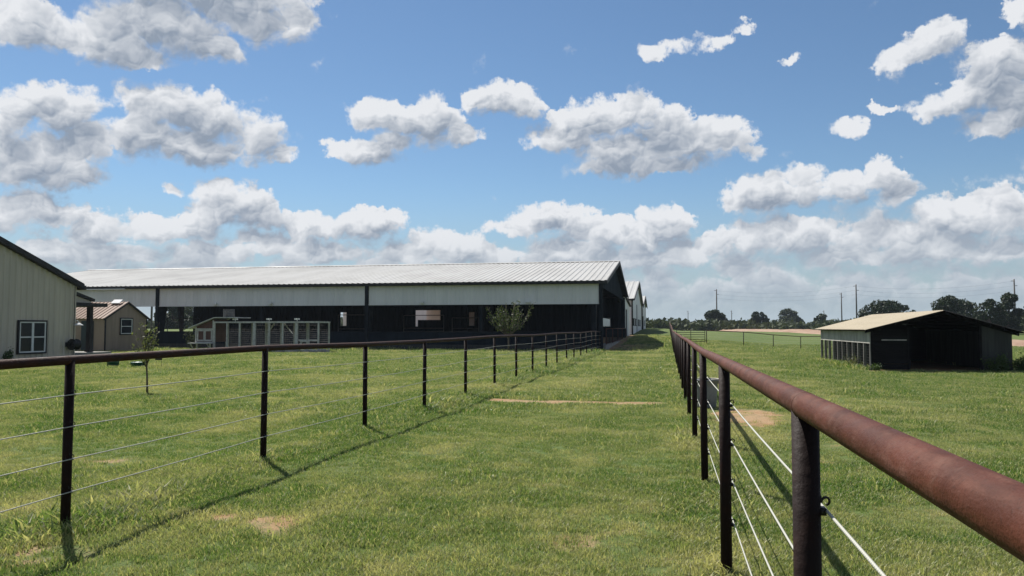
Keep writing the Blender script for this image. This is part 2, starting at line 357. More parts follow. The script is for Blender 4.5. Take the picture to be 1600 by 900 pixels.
M = dict(
    rust=rustmat(), cable=cablemat(), post=pm('near_black_pipe', (.016, .0095, .009), (.030, .0125, .009), 6., .6, 0., .2, spec=.08, fine=.3, lo=.45, hi=.75),  # post pipe, darker brown than the rails
    railshade=pm('shaded_rail_pipe', (.030, .014, .011), (.048, .019, .013), 7., .65, 0., .3, spec=.12, fine=.35),  # left rail: same pipe, its shaded side put into a darker colour
    clip=pm('black_iron', (.02, .017, .016), rough=.5, metal=.4),
    white=pm('white_metal_siding', (.67, .66, .665), (.60, .595, .60), .7, .5, .0, stretch=(2, 1, .25)),
    roof=roofmat('galvanised_roof', (.34, .34, .335), .4, .6, .0),
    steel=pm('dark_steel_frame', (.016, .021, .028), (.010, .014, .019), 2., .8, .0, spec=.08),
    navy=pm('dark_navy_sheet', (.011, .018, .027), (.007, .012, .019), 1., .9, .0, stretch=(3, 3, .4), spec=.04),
    trim=pm('dark_bronze_trim', (.036, .034, .036), (.024, .023, .024), 2., .6, .0, spec=.15),
    concrete=pm('weathered_concrete', (.26, .25, .235), (.19, .18, .165), 2.5, .9, 0, .3, fine=.3),
    beige=pm('beige_metal_siding', (.53, .465, .38), (.455, .40, .33), .7, .5, .05, stretch=(1, 2, .3)),
    tan=pm('tan_clad_board', (.30, .225, .17), (.25, .19, .145), 1.2, .7, 0, .1, stretch=(1, 3, .4)),
    brownroof=roofmat('brown_metal_roof', (.19, .115, .078), .4, .65, .0),
    vinyl=pm('white_window_frame', (.70, .70, .68), (.62, .62, .60), 4., .4),
    glass=glassmat('dark_window_glass'),
    door=pm('dark_green_door', (.012, .030, .036), (.009, .022, .028), 2., .45),
    coopbrown=pm('brown_painted_board', (.10, .045, .035), (.07, .033, .028), 3., .7, 0, .2, stretch=(1, 1, .3)),
    coopwhite=pm('weathered_white_timber', (.52, .52, .50), (.36, .36, .345), 5., .75, 0, .3, fine=.25),
    mesh=pm('galvanised_wire', (.10, .10, .10), (.06, .06, .06), 8., .6, .2),
    shedroof=roofmat('cream_corrugated_roof', (.36, .31, .225), .3, .6, .0),
    greyboard=pm('weathered_grey_board', (.42, .41, .375), (.28, .27, .25), 3., .85, 0, .4, stretch=(3, 1, .35), fine=.3),
    greypost=pm('old_grey_post', (.20, .195, .18), (.12, .117, .11), 4., .9, 0, .4, stretch=(3, 3, .35), fine=.3, spec=.1),
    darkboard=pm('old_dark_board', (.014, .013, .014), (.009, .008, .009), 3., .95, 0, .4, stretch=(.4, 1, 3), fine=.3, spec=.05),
    greysheet=pm('dull_grey_metal_sheet', (.055, .055, .053), (.04, .04, .039), 2., .8, .0, stretch=(3, 3, .3), spec=.1),
    bark=pm('tree_bark', (.13, .10, .075), (.075, .058, .045), 14., .9, 0, .6, stretch=(1, 1, .3)),
    leaf=leafmat('young_tree_leaves', (.055, .095, .022), (.028, .060, .016), .35),
    leafpale=leafmat('sparse_olive_leaves', (.14, .155, .075), (.085, .10, .05), .35),
    leafolive=leafmat('olive_tree_leaves', (.075, .095, .038), (.040, .058, .022), .3),
    leafdark=leafmat('dark_oak_leaves', (.022, .040, .012), (.010, .022, .007), .18),
    leafmid=leafmat('scrub_leaves', (.075, .088, .046), (.040, .052, .026), .12, .9),
    weed=leafmat('weed_leaves', (.07, .11, .03), (.035, .065, .018), .35),
    tub=pm('grey_plastic_tub', (.20, .21, .22), (.16, .165, .17), 5., .5, fine=.15),
    rope=pm('pale_rope', (.55, .52, .44), (.42, .39, .33), 60., .9, 0, .4),
    lid=pm('green_plastic_lid', (.018, .095, .055), (.014, .07, .042), 4., .5),
    black=pm('black_plastic', (.012, .012, .013), rough=.45),
    pole=pm('grey_utility_pole', (.13, .115, .10), (.09, .08, .07), 6., .85, stretch=(1, 1, .1)),
    wire=pm('overhead_wire', (.05, .05, .055), rough=.5),
    rock=pm('pale_limestone', (.38, .36, .32), (.24, .225, .20), 5., .9, 0, .6, fine=.3),
    lampwhite=pm('white_lamp_housing', (.75, .75, .74), rough=.4),
    pot=pm('dark_clay_pot', (.06, .05, .045), rough=.7),
    soil=pm('red_brown_soil', (.22, .125, .08), (.33, .23, .16), .5, .95, 0, .9, fine=.35),
)

# ------------------------------------------------------------------ ground
def groundmat():
    m, N, b, o = principled('lawn_ground')
    co = N.node('ShaderNodeTexCoord').outputs['Object']
    at = N.node('ShaderNodeAttribute'); at.attribute_name = 'bare'; bare = at.outputs['Fac']
    n1 = N.noise(co, .12, 4., .55); n2 = N.noise(co, .9, 5., .6); n3 = N.noise(N.v('MULTIPLY', co, (1, .5, 1)), 7., 5., .65); n4 = N.noise(co, 55., 3., .6)
    col = N.mix(N.step(n1, .36, .64), (.066, .104, .026), (.088, .118, .036))
    col = N.mix(N.step(n2, .42, .70, 0., .45), col, (.120, .128, .054))
    col = N.mix(N.step(n3, .45, .72, 0., .55), col, (.050, .072, .022))
    col = N.mix(N.step(n4, .5, .75, 0., .5), col, (.18, .175, .08))
    soil = N.mix(N.step(n2, .4, .65), (.32, .215, .130), (.30, .165, .090))
    soil = N.mix(N.step(n4, .45, .7, 0., .6), soil, (.17, .11, .065))
    edge = N.m('ADD', bare, N.m('MULTIPLY', N.m('SUBTRACT', N.noise(co, 14., 6., .75), .5), 1.1))
    col = N.mix(N.step(edge, .34, 1.0, 0., .9), col, soil)
    N.l.new(col, b.inputs['Base Color']); b.inputs['Roughness'].default_value = .95; b.inputs['Specular IOR Level'].default_value = .1
    k = N.node('ShaderNodeBump'); k.inputs['Strength'].default_value = .7; k.inputs['Distance'].default_value = .05
    N.l.new(N.m('ADD', n3, N.m('MULTIPLY', n4, .5)), k.inputs['Height']); N.l.new(k.outputs[0], b.inputs['Normal'])
    return m
def axis(spec):
    a = []
    for lo, hi, st in spec: a += list(np.arange(lo, hi - 1e-6, st))
    return np.array(a + [spec[-1][1]])
gx = axis([(-1500, -500, 250), (-500, -140, 40), (-140, -60, 8), (-60, -14, 1.), (-14, 14, .2), (14, 34, .6), (34, 90, 4), (90, 500, 40), (500, 1500, 250)])
gy = axis([(-400, -40, 60), (-40, 2, 3), (2, 20, .2), (20, 40, .4), (40, 110, 1.), (110, 260, 5), (260, 700, 40), (700, 1700, 250)])
GX, GY = np.meshgrid(gx, gy, indexing='ij'); GZ = ground_z(GX, GY)
nx, ny = GX.shape; idx = np.arange(nx * ny).reshape(nx, ny)
quads = np.stack([idx[:-1, :-1], idx[1:, :-1], idx[1:, 1:], idx[:-1, 1:]], -1).reshape(-1, 4)
me = bpy.data.meshes.new('ground'); me.vertices.add(nx * ny); me.vertices.foreach_set('co', np.stack([GX, GY, GZ], -1).ravel())
me.loops.add(len(quads) * 4); me.loops.foreach_set('vertex_index', quads.ravel()); me.polygons.add(len(quads))
me.polygons.foreach_set('loop_start', np.arange(len(quads)) * 4); me.polygons.foreach_set('loop_total', np.full(len(quads), 4))
me.update(calc_edges=True); me.validate()
me.polygons.foreach_set('use_smooth', [True] * len(me.polygons))
at = me.attributes.new('bare', 'FLOAT', 'POINT'); at.data.foreach_set('value', bare_amount(GX, GY).ravel())
me.materials.append(groundmat())
ground = bpy.data.objects.new('ground', me); C.objects.link(ground); ground['kind'] = 'structure'

# low bank of turned red soil along the far side of the field
def berm():
    pts = [(110, 66), (75, 76), (50, 92), (38, 112), (30, 140), (22, 178), (16, 230)]
    rnd = random.Random(5); P = []
    for (a, b), (c, d) in zip(pts[:-1], pts[1:]):
        for k in range(14): P.append((a + (c - a) * k / 14, b + (d - b) * k / 14))
    mb = MB(); W = 13; vs = []
    for i, (x, y) in enumerate(P):
        q = P[min(i + 1, len(P) - 1)]; p = P[max(i - 1, 0)]; dx, dy = q[0] - p[0], q[1] - p[1]; L = math.hypot(dx, dy); nx_, ny_ = -dy / L, dx / L
        for j in range(W):
            t = j / (W - 1) * 2 - 1; h = .42 * max(0, 1 - t * t) ** .8 * (.6 + .8 * rnd.random()) - .05
            X = x + nx_ * t * 7 + rnd.uniform(-.3, .3); Y = y + ny_ * t * 7 + rnd.uniform(-.3, .3)
            vs.append((X, Y, gz(X, Y) + h))
    n = len(P)
    mb.add(vs, [(i * W + j, i * W + j + 1, (i + 1) * W + j + 1, (i + 1) * W + j) for i in range(n - 1) for j in range(W - 1)])
    o = mb.build('dirt_bank', M['soil']); o['kind'] = 'structure'
berm()

# ------------------------------------------------------------------ pipe and cable fences
CABLE_H = (1.06, .815, .565, .315)
def clip_mesh():
    b = MB(); pts = [(.030, -.012, .022)]
    for k in range(11):
        a = math.pi * (1 - k / 10 * 1.35); pts.append((.046 + .011 * math.cos(a), -.012 + .002 * k, .003 + .012 * math.sin(a)))
    b.tube(pts, .0034, 6)
    b.box(.028, .046, -.016, .016, -.030, -.012)
    return b.mesh('cable_clip', M['clip'], True)
CLIP = clip_mesh()
def ring_mesh(r):
    b = MB(); b.lathe([(r - .001, -.003), (r + .0009, -.001), (r + .0009, .001), (r - .001, .003)], 20)
    v = [(x, z, y) for x, y, z in b.v]; b.v = v
    return b.mesh('weld_bead', M['rust'], True)
def fence(label, group, X, ys, railh, clip_to, weld_to, seed, wob, near=0., rmat='rust'):
    rnd = random.Random(seed); r = .0352
    root = thing('pipe_fence', label, 'fence', (X, ys[0], 0), group)
    pm_ = MB(); pm_.tube([(0, 0, -.3), (0, 0, railh)], r, 16); post = pm_.mesh('post', M['post'], True)
    line = []
    for k, y in enumerate(ys):
        z = gz(X, y) + near * math.exp(-max(y, 0) / 5); dx = rnd.uniform(-wob, wob); line.append((dx, y - ys[0], z + rnd.uniform(-wob, wob) * .6))
        p = inst('post', post, root, line[-1], rnd.uniform(0, 6))
        p.rotation_euler = (rnd.uniform(-.006, .006), rnd.uniform(-.006, .006), 0)
        if y < clip_to:
            for h in CABLE_H: inst('cable_clip', CLIP, p, (0, 0, h), 0)
    def along(h, dx, sag):
        pts = []
        for a, b in zip(line[:-1], line[1:]):
            for t in (0, .25, .5, .75):
                pts.append((a[0] * (1 - t) + b[0] * t + dx, a[1] * (1 - t) + b[1] * t, a[2] * (1 - t) + b[2] * t + h - sag * 4 * t * (1 - t)))
        return pts + [(line[-1][0] + dx, line[-1][1], line[-1][2] + h)]
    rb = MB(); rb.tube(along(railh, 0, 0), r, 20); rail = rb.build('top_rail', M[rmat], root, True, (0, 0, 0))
    wm = ring_mesh(r)
    for a, b in zip(line[:-1], line[1:]):
        if a[1] + ys[0] > weld_to: break
        for t in (-.012, .5):
            q = (a[0] * (1 - t) + b[0] * t, a[1] * (1 - t) + b[1] * t, a[2] * (1 - t) + b[2] * t + railh)
            w = inst('weld_bead', wm, rail, q); w.rotation_euler.z = -math.atan2(b[0] - a[0], b[1] - a[1])
    for h in CABLE_H:
        cb = MB(); cb.tube(along(h - .019, .050, .006), .0042, 8); cb.build('cable', M['cable'], root, True, (0, 0, 0))
    return root
fence('rusty pipe and cable fence left of the mown lane, ending at the arena', 'fences along the lane', -4.58, [-.8 + 3. * k for k in range(18)] + [53.05], 1.305, 26, 26, 3, .014, 0., 'railshade')
fence('rusty pipe and cable fence close on the right of the mown lane', 'fences along the lane', .355, [-3.73 + 2.94 * k for k in range(53)], 1.312, 24, 24, 11, .008, .062)

# fence and gate across the field to the right
def field_fence():
    pts = [(3.4, 71.0), (7.0, 75.5), (10.2, 79.6), (13.4, 83.6), (16.8, 87.6), (20.2, 91.8), (23.6, 96.0), (27.0, 100.2), (30.4, 104.4)]
    root = thing('field_fence', 'thin dark pipe fence running across the field behind the shed', 'fence', pts[0] + (0,))
    b = MB(); b.tube([(0, 0, -.3), (0, 0, 1.3)], .038, 8); post = b.mesh('post', M['post'], True)
    o = Vector((pts[0][0], pts[0][1], 0))
    for x, y in pts: inst('post', post, root, Vector((x, y, gz(x, y))) - o)
    b = MB(); b.tube([Vector((x, y, gz(x, y) + 1.3)) - o for x, y in pts], .036, 8); b.build('top_rail', M['rust'], root, True, (0, 0, 0))
    for h in (1.0, .75, .5, .25):
        b = MB(); b.tube([Vector((x, y, gz(x, y) + h)) - o for x, y in pts], .005, 5); b.build('cable', M['cable'], root, True, (0, 0, 0))
field_fence()
def pipe_gate():
    a, c = Vector((.75, 69.4, 0)), Vector((3.25, 70.95, 0))
    g = gz(2, 70); root = thing('pipe_gate', 'dark tubular gate of five bars in the cross fence', 'gate', (a.x, a.y, g))
    d = c - a
    for k in range(6):
        b = MB(); z = .2 + k * .205; b.tube([(0, 0, z), (d.x, d.y, z)], .024, 8); b.build('bar', M['post'], root, True, (0, 0, 0))
    for t in (0, .5, 1):
        b = MB(); b.tube([(d.x * t, d.y * t, .12), (d.x * t, d.y * t, 1.27)], .026, 8); b.build('upright', M['post'], root, True, (0, 0, 0))
pipe_gate()

# ------------------------------------------------------------------ riding arena
def arena():
    X0, X1, Y0, Y1, YR = -57., -4.5, 53.2, 82., 67.6
    E, RZ = 4.72, 7.2; sl = (RZ - E) / (YR - Y0)
    root = thing('riding_arena', 'long open sided arena barn with pale metal roof and dark interior', 'barn', ((X0 + X1) / 2, (Y0 + Y1) / 2, 0))
    L = math.hypot(YR - Y0 + .35, sl * (YR - Y0 + .35)); W = X1 - X0 + .9
    for nm, ys, sg in (('front', Y0 - .35, 1), ('back', Y1 + .35, -1)):
        b = MB(); b.ribbed((X0 - .45, ys, E - .35 * sl + .14), (1, 0, 0), (0, sg, sl), W, L, .42, .036, (0, -sl * sg, 1), .3)
        r = b.build('roof', M['roof'], root)
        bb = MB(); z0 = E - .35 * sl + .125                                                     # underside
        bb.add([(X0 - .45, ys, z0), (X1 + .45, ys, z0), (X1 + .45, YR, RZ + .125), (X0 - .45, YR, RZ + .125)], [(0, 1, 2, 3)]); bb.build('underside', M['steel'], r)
    b = MB(); b.prism([(YR - .28, RZ + .15), (YR, RZ + .235), (YR + .28, RZ + .15), (YR, RZ + .20)], 'x', X0 - .46, X1 + .46); b.build('ridge_cap', M['roof'], root)
    b = MB(); b.box(X0 - .47, X1 + .47, Y0 - .47, Y0 - .355, E - .12, E + .075); b.build('gutter', M['trim'], root)
    for x in (X0 - .46, X1 + .40):                                                            # rake trim
        b = MB(); b.prism([(Y0 - .35, E - .16), (Y0 - .35, E + .09), (YR, RZ + .17), (Y1 + .35, E + .09), (Y1 + .35, E - .16), (YR, RZ - .12)], 'x', x, x + .07); b.build('rake_trim', M['trim'], root)
    cols = [X0, -38.95, -21.65, X1]
    for x in cols:                                                                            # outer posts
        b = MB(); b.box(x - .12, x + .12, Y0 - .14, Y0 + .12, -.1, E); b.build('column', M['steel'], root)
        b = MB(); t = .25                                                                     # tapered rigid frame behind each
        xf = x + (.5 if x == X0 else (-.5 if x == X1 else 0))
        b.hexa([(xf - t / 2, Y0 + .2, 0), (xf + t / 2, Y0 + .2, 0), (xf + t / 2, Y0 + .5, 0), (xf - t / 2, Y0 + .5, 0)], [(xf - t / 2, Y0 + .2, E - .1), (xf + t / 2, Y0 + .2, E - .1), (xf + t / 2, Y0 + 1.15, E - .1), (xf - t / 2, Y0 + 1.15, E - .1)])
        b.prism([(Y0 + .2, E - .6), (Y0 + .2, E - .1), (YR, RZ - .15), (Y1 - .2, E - .1), (Y1 - .2, E - .7), (YR, RZ - .8)], 'x', xf - t / 2 + .003, xf + t / 2 - .003)
        b.hexa([(xf - t / 2, Y1 - .5, 0), (xf + t / 2, Y1 - .5, 0), (xf + t / 2, Y1 - .2, 0), (xf - t / 2, Y1 - .2, 0)], [(xf - t / 2, Y1 - 1.15, E - .1), (xf + t / 2, Y1 - 1.15, E - .1), (xf + t / 2, Y1 - .2, E - .1), (xf - t / 2, Y1 - .2, E - .1)])
        b.build('frame', M['steel'], root)
    for x in (-13.1, -30.3, -47.9):
        b = MB(); b.box(x - .1, x + .1, Y0 + .25, Y0 + .45, 0, E - .1); b.build('inner_column', M['steel'], root)
    for a, c in zip(cols[:-1], cols[1:]):                                                     # pale header sheets and low dark skirting
        b = MB(); b.ribbed((a + .14, Y0 - .02, 3.27), (1, 0, 0), (0, 0, 1), c - a - .28, 1.33, .3, .016, (0, -1, 0), .25)
        h = b.build('header_panel', M['white'], root)
        b = MB(); b.box(a + .13, c - .13, Y0 - .05, Y0 + .03, 3.20, 3.268); b.build('header_trim', M['white'], h)
        b = MB(); b.box(a + .14, c - .14, Y0 - .05, Y0 + .02, .34, 1.22); s = b.build('skirting_panel', M['navy'], root)
        b = MB(); b.tube([(a + .13, Y0 - .02, 1.25), (c - .13, Y0 - .02, 1.25)], .035, 8); b.build('skirting_rail', M['steel'], s, True)
        b = MB(); b.box(a + .13, c - .13, Y0 - .16, Y0 + .10, -.2, .335); b.build('kerb', M['greysheet'], root)
    # back wall with its openings
    def wall(segs, z1=E):
        for x0, x1, z0, zz in segs:
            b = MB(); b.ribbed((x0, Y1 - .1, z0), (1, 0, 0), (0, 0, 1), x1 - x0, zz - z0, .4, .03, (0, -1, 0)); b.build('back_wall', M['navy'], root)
    hol = [(-56.9, -55.2, 2.0, 3.6), (-36.5, -35.8, 1.78, 3.3), (-27.55, -24.7, 2.42, 3.5), (-27.55, -27.3, 1.7, 2.42), (-21.4, -20.8, 1.77, 3.25), (-6.85, -5.95, 1.68, 2.6)]
    wall([(-55.2, -36.5, -.2, E), (-36.5, -35.8, -.2, 1.78), (-36.5, -35.8, 3.3, E), (-35.8, -27.55, -.2, E), (-27.55, -27.3, -.2, 1.7), (-27.3, -24.7, -.2, 2.42), (-27.55, -24.7, 3.5, E), (-24.7, -21.4, -.2, E),
          (-21.4, -20.8, -.2, 1.77), (-21.4, -20.8, 3.25, E), (-20.8, -6.85, -.2, E), (-6.85, -5.95, -.2, 1.68), (-6.85, -5.95, 2.6, E), (-5.95, X1, -.2, E)])
    # gable towards the lane: dark sheet stands in for shade under the roof, open below
    b = MB(); b.prism([(Y0 + .3, E - .3), (YR, RZ - .05), (Y1 - .3, E - .3)], 'x', X1 - .06, X1 - .02); b.build('gable_shade', M['navy'], root)
    b = MB(); b.box(X1 - .1, X1 + .1, Y1 - .25, Y1 + .02, 0, E); b.build('column', M['steel'], root)
    b = MB(); b.box(X1 - .3, X1 + .25, Y0 + .5, Y1, -.3, .36); b.build('slab_edge', M['concrete'], root)
    for i in range(4):                                                                        # small lamps under the header
        x = (-9.6, -17.4, -29.3, -33.9)[i]; b = MB(); b.box(x - .16, x + .16, Y0 - .32, Y0 - .06, 3.32, 3.40); b.box(x - .05, x + .05, Y0 - .12, Y0 - .05, 3.38, 3.5); b.build('eave_lamp', M['lampwhite'], root)
    # lean-to on the far side
    zg = lambda y: gz(-4.5, y)
    for k, (ya, yb) in enumerate(((82.05, 84.8), (88.5, 93.5))):
        b = MB(); b.hexa([(X1 - .08, ya, zg(ya) - .2), (X1, ya, zg(ya) - .2), (X1, yb, zg(yb) - .2), (X1 - .08, yb, zg(yb) - .2)],
                         [(X1 - .08, ya, 4.94 - .073 * (ya - 82)), (X1, ya, 4.94 - .073 * (ya - 82)), (X1, yb, 4.94 - .073 * (yb - 82)), (X1 - .08, yb, 4.94 - .073 * (yb - 82))]); b.build('lean_to_wall', M['white'], root)
    b = MB(); b.hexa([(X1 - .08, 84.8, 3.6), (X1, 84.8, 3.6), (X1, 88.5, 3.6), (X1 - .08, 88.5, 3.6)], [(X1 - .08, 84.8, 4.735), (X1, 84.8, 4.735), (X1, 88.5, 4.465), (X1 - .08, 88.5, 4.465)]); b.build('lean_to_wall', M['white'], root)
    b = MB(); b.box(X1 - .12, X1 - .07, 84.8, 88.5, .4, 3.6); b.build('sliding_door', M['steel'], root)
    b = MB(); b.hexa([(-30, 82.05, 4.95), (X1 + .2, 82.05, 4.95), (X1 + .2, 94, 4.08), (-30, 94, 4.08)], [(-30, 82.05, 5.05), (X1 + .2, 82.05, 5.05), (X1 + .2, 94, 4.18), (-30, 94, 4.18)]); b.build('lean_to_roof', M['trim'], root)
    b = MB(); b.box(-30, X1 - .09, 93.42, 93.5, .2, 4.08); b.build('lean_to_wall', M['white'], root)
arena()

def end_railing():
    root = thing('picket_railing', 'dark railing of close uprights along the open arena end', 'railing', (-4.3, 55, .36))
    z = .0; n = 54; b = MB(); b.box(-.011, .011, -.011, .011, .08, 1.12); pk = b.mesh('picket', M['steel'])
    for h in (.08, 1.13):
        b = MB(); b.tube([(0, 0, h), (0, 26, h)], .03, 8); b.build('rail', M['rust'], root, True, (0, 0, 0))
    for k in range(n): inst('picket', pk, root, (0, .25 + 25.5 * k / (n - 1), 0))
    b = MB(); b.tube([(0, 0, -.1), (0, 0, 1.15)], .035, 8); po = b.mesh('post', M['rust'], True)
    for y in (0, 6.5, 13, 19.5, 26): inst('post', po, root, (0, y, 0))
end_railing()
def notice_board():
    root = thing('white_board', 'long white board above the railing at the open arena end', 'board', (-4.62, 59.3, .36))
    b = MB(); b.box(-.02, .02, -3.7, 3.7, 1.31, 1.90); b.build('panel', M['lampwhite'], root, False, (0, 0, 0))
    for y in (-3.6, 0, 3.6):
        b = MB(); b.box(-.07, -.021, y - .03, y + .03, 0, 1.85); b.build('leg', M['steel'], root, False, (0, 0, 0))
notice_board()
# pens and equipment that show faintly inside the arena
def pen_panel(x, y, w, h, label, bars=5, arch=False):
    root = thing('pen_panel', label, 'panel', (x, y, gz(x, y)), 'pipe panels standing inside the arena')
    top = h
    for u in (0, w):
        b = MB(); b.tube([(u, 0, 0), (u, 0, top)], .03, 8); b.build('upright', M['mesh'], root, True, (0, 0, 0))
    for k in range(bars):
        z = .35 + (1.45 - .35) * k / (bars - 1); b = MB(); b.tube([(0, 0, z), (w, 0, z)], .022, 6); b.build('bar', M['mesh'], root, True, (0, 0, 0))
    b = MB(); b.tube([(0, 0, top), (w, 0, top)], .03, 8); b.build('top_bar', M['mesh'], root, True, (0, 0, 0))
pen_panel(-25.6, 57, 2.6, 2.55, 'tall steel panel inside the arena just right of the chicken run')
pen_panel(-21.2, 60, 3.4, 2.5, 'wide steel panel inside the arena right of the first dark column')
pen_panel(-17.2, 60.4, 2.2, 2.3, 'narrower steel panel inside the arena below the bright opening')
pen_panel(-41.5, 58, 3.0, 2.3, 'steel panel inside the arena behind the brown coop')

# ------------------------------------------------------------------ barns further down the lane
def far_barn(label, Y0, Y1, E, RZ, X0, doorY, winY, big):
    X1 = -4.5; YR = (Y0 + Y1) / 2; sl = (RZ - E) / (YR - Y0); zb = gz(X1, Y0) - .3
    root = thing('gabled_barn', label, 'barn', ((X0 + X1) / 2, YR, gz((X0 + X1) / 2, YR)), 'gabled barns beyond the arena')
    rt = lambda y: RZ - abs(y - YR) * sl
    cuts = sorted(set([Y0, YR, Y1] + [q for w in winY for q in w[:2]] + list(doorY[:2])))
    b = MB()
    ops = [(a, c, z0, z1) for a, c, z0, z1 in winY] + [doorY]
    for a, c in zip(cuts[:-1], cuts[1:]):
        mid = (a + c) / 2; hole = [o for o in ops if o[0] < mid < o[1]]
        spans = [(zb, None)]
        if hole:
            o = hole[0]; spans = ([(zb, o[2])] if o[2] > zb + .1 else []) + [(o[3], None)]
        for z0, z1 in spans:
            ta, tc = (rt(a), rt(c)) if z1 is None else (z1, z1)
            b.hexa([(X1 - .1, a, z0), (X1, a, z0), (X1, c, z0), (X1 - .1, c, z0)], [(X1 - .1, a, ta), (X1, a, ta), (X1, c, tc), (X1 - .1, c, tc)])
    b.build('gable_wall', M['white'], root)
    b = MB(); b.ribbed((X0, Y0, zb), (1, 0, 0), (0, 0, 1), X1 - X0 - .1, E - zb, .3, .02, (0, -1, 0)); b.build('front_wall', M['white'], root)
    b = MB(); b.box(X0, X1 - .1, Y1 - .08, Y1, zb, E); b.build('back_wall', M['white'], root)
    for a, c, z0, z1 in winY:
        b = MB(); b.box(X1 - .07, X1 - .05, a, c, z0, z1); w = b.build('window', M['glass'], root)
        b = MB(); t = .09
        b.box(X1 - .04, X1 + .03, a, c, z0 - t, z0); b.box(X1 - .04, X1 + .03, a, c, z1, z1 + t); b.box(X1 - .042, X1 + .028, (a + c) / 2 - .05, (a + c) / 2 + .05, z0, z1); b.build('window_frame', M['trim'], w)
    a, c, z0, z1 = doorY; b = MB(); b.box(X1 - .09, X1 - .04, a, c, z0, z1); b.build('door', M['steel'], root)
    L = math.hypot(YR - Y0 + .4, sl * (YR - Y0 + .4))
    for ys, sg in ((Y0 - .4, 1), (Y1 + .4, -1)):
        b = MB(); b.ribbed((X0 - .4, ys, E - .4 * sl + .08), (1, 0, 0), (0, sg, sl), X1 - X0 + .8, L, .75, .05, (0, -sl * sg, 1), .3); b.build('roof', M['roof'], root)
    b = MB(); b.prism([(Y0 - .4, E - .2), (Y0 - .4, E + .05), (YR, RZ + .09), (Y1 + .4, E + .05), (Y1 + .4, E - .2), (YR, RZ - .12)], 'x', X1 + .34, X1 + .42); b.build('rake_trim', M['trim'], root)
    b = MB(); b.box(X0 - .4, X1 + .4, Y0 - .52, Y0 - .41, E - .22, E + .02); b.build('gutter', M['trim'], root)
    for y in (Y0 - .03, Y1 - .05):
        b = MB(); b.box(X1 - .04, X1 + .05, y, y + .14, zb, E - .1); b.build('corner_trim', M['trim'], root)
    b = MB(); b.tube([(X1 + .1, Y0 - .3, zb), (X1 + .1, Y0 - .3, E - .25), (X1 + .1, Y0 - .46, E - .1)], .07, 6); b.build('downpipe', M['trim'], root, True)
far_barn('white gabled barn with dark windows, second building along the lane', 99.5, 136.5, 5.25, 8.5, -44., (114.9, 118., .6, 5.0), [(103., 108.5, 1.9, 2.75), (109.5, 114., 1.9, 2.75), (119.5, 125., 1.9, 2.75), (126.5, 132.5, 1.9, 2.75)], 1)
far_barn('small far white gabled barn with dark lower opening, third along the lane', 138.5, 162.5, 5.7, 7.6, -34., (139.5, 149., .6, 3.7), [(153., 158., 2., 2.9)], 0)

# ------------------------------------------------------------------ beige house
def window(root, X, y0, y1, z0, z1, halves=2, sash=True):
    b = MB(); b.box(X - .02, X + .012, y0 + .02, y1 - .02, z0 + .02, z1 - .02); w = b.build('window', M['glass'], root)
    b = MB(); t = .05
    b.box(X - .03, X + .055, y0 - .07, y1 + .07, z1, z1 + .07); b.box(X - .03, X + .055, y0 - .07, y1 + .07, z0 - .07, z0); b.box(X - .03, X + .052, y0 - .07, y0, z0, z1); b.box(X - .03, X + .052, y1, y1 + .07, z0, z1); b.build('surround', M['trim'], w)
    st = (y1 - y0) / halves
    for k in range(halves):
        a, c = y0 + k * st + .003, y0 + (k + 1) * st - .003; b = MB()
        b.box(X, X + .045, a, a + t, z0, z1); b.box(X, X + .045, c - t, c, z0, z1); b.box(X, X + .042, a + t, c - t, z0, z0 + t); b.box(X, X + .042, a + t, c - t, z1 - t, z1)
        b.box(X, X + .038, a + t, c - t, (z0 + z1) / 2 - .025, (z0 + z1) / 2 + .025); b.build('sash', M['vinyl'], w)
    return w
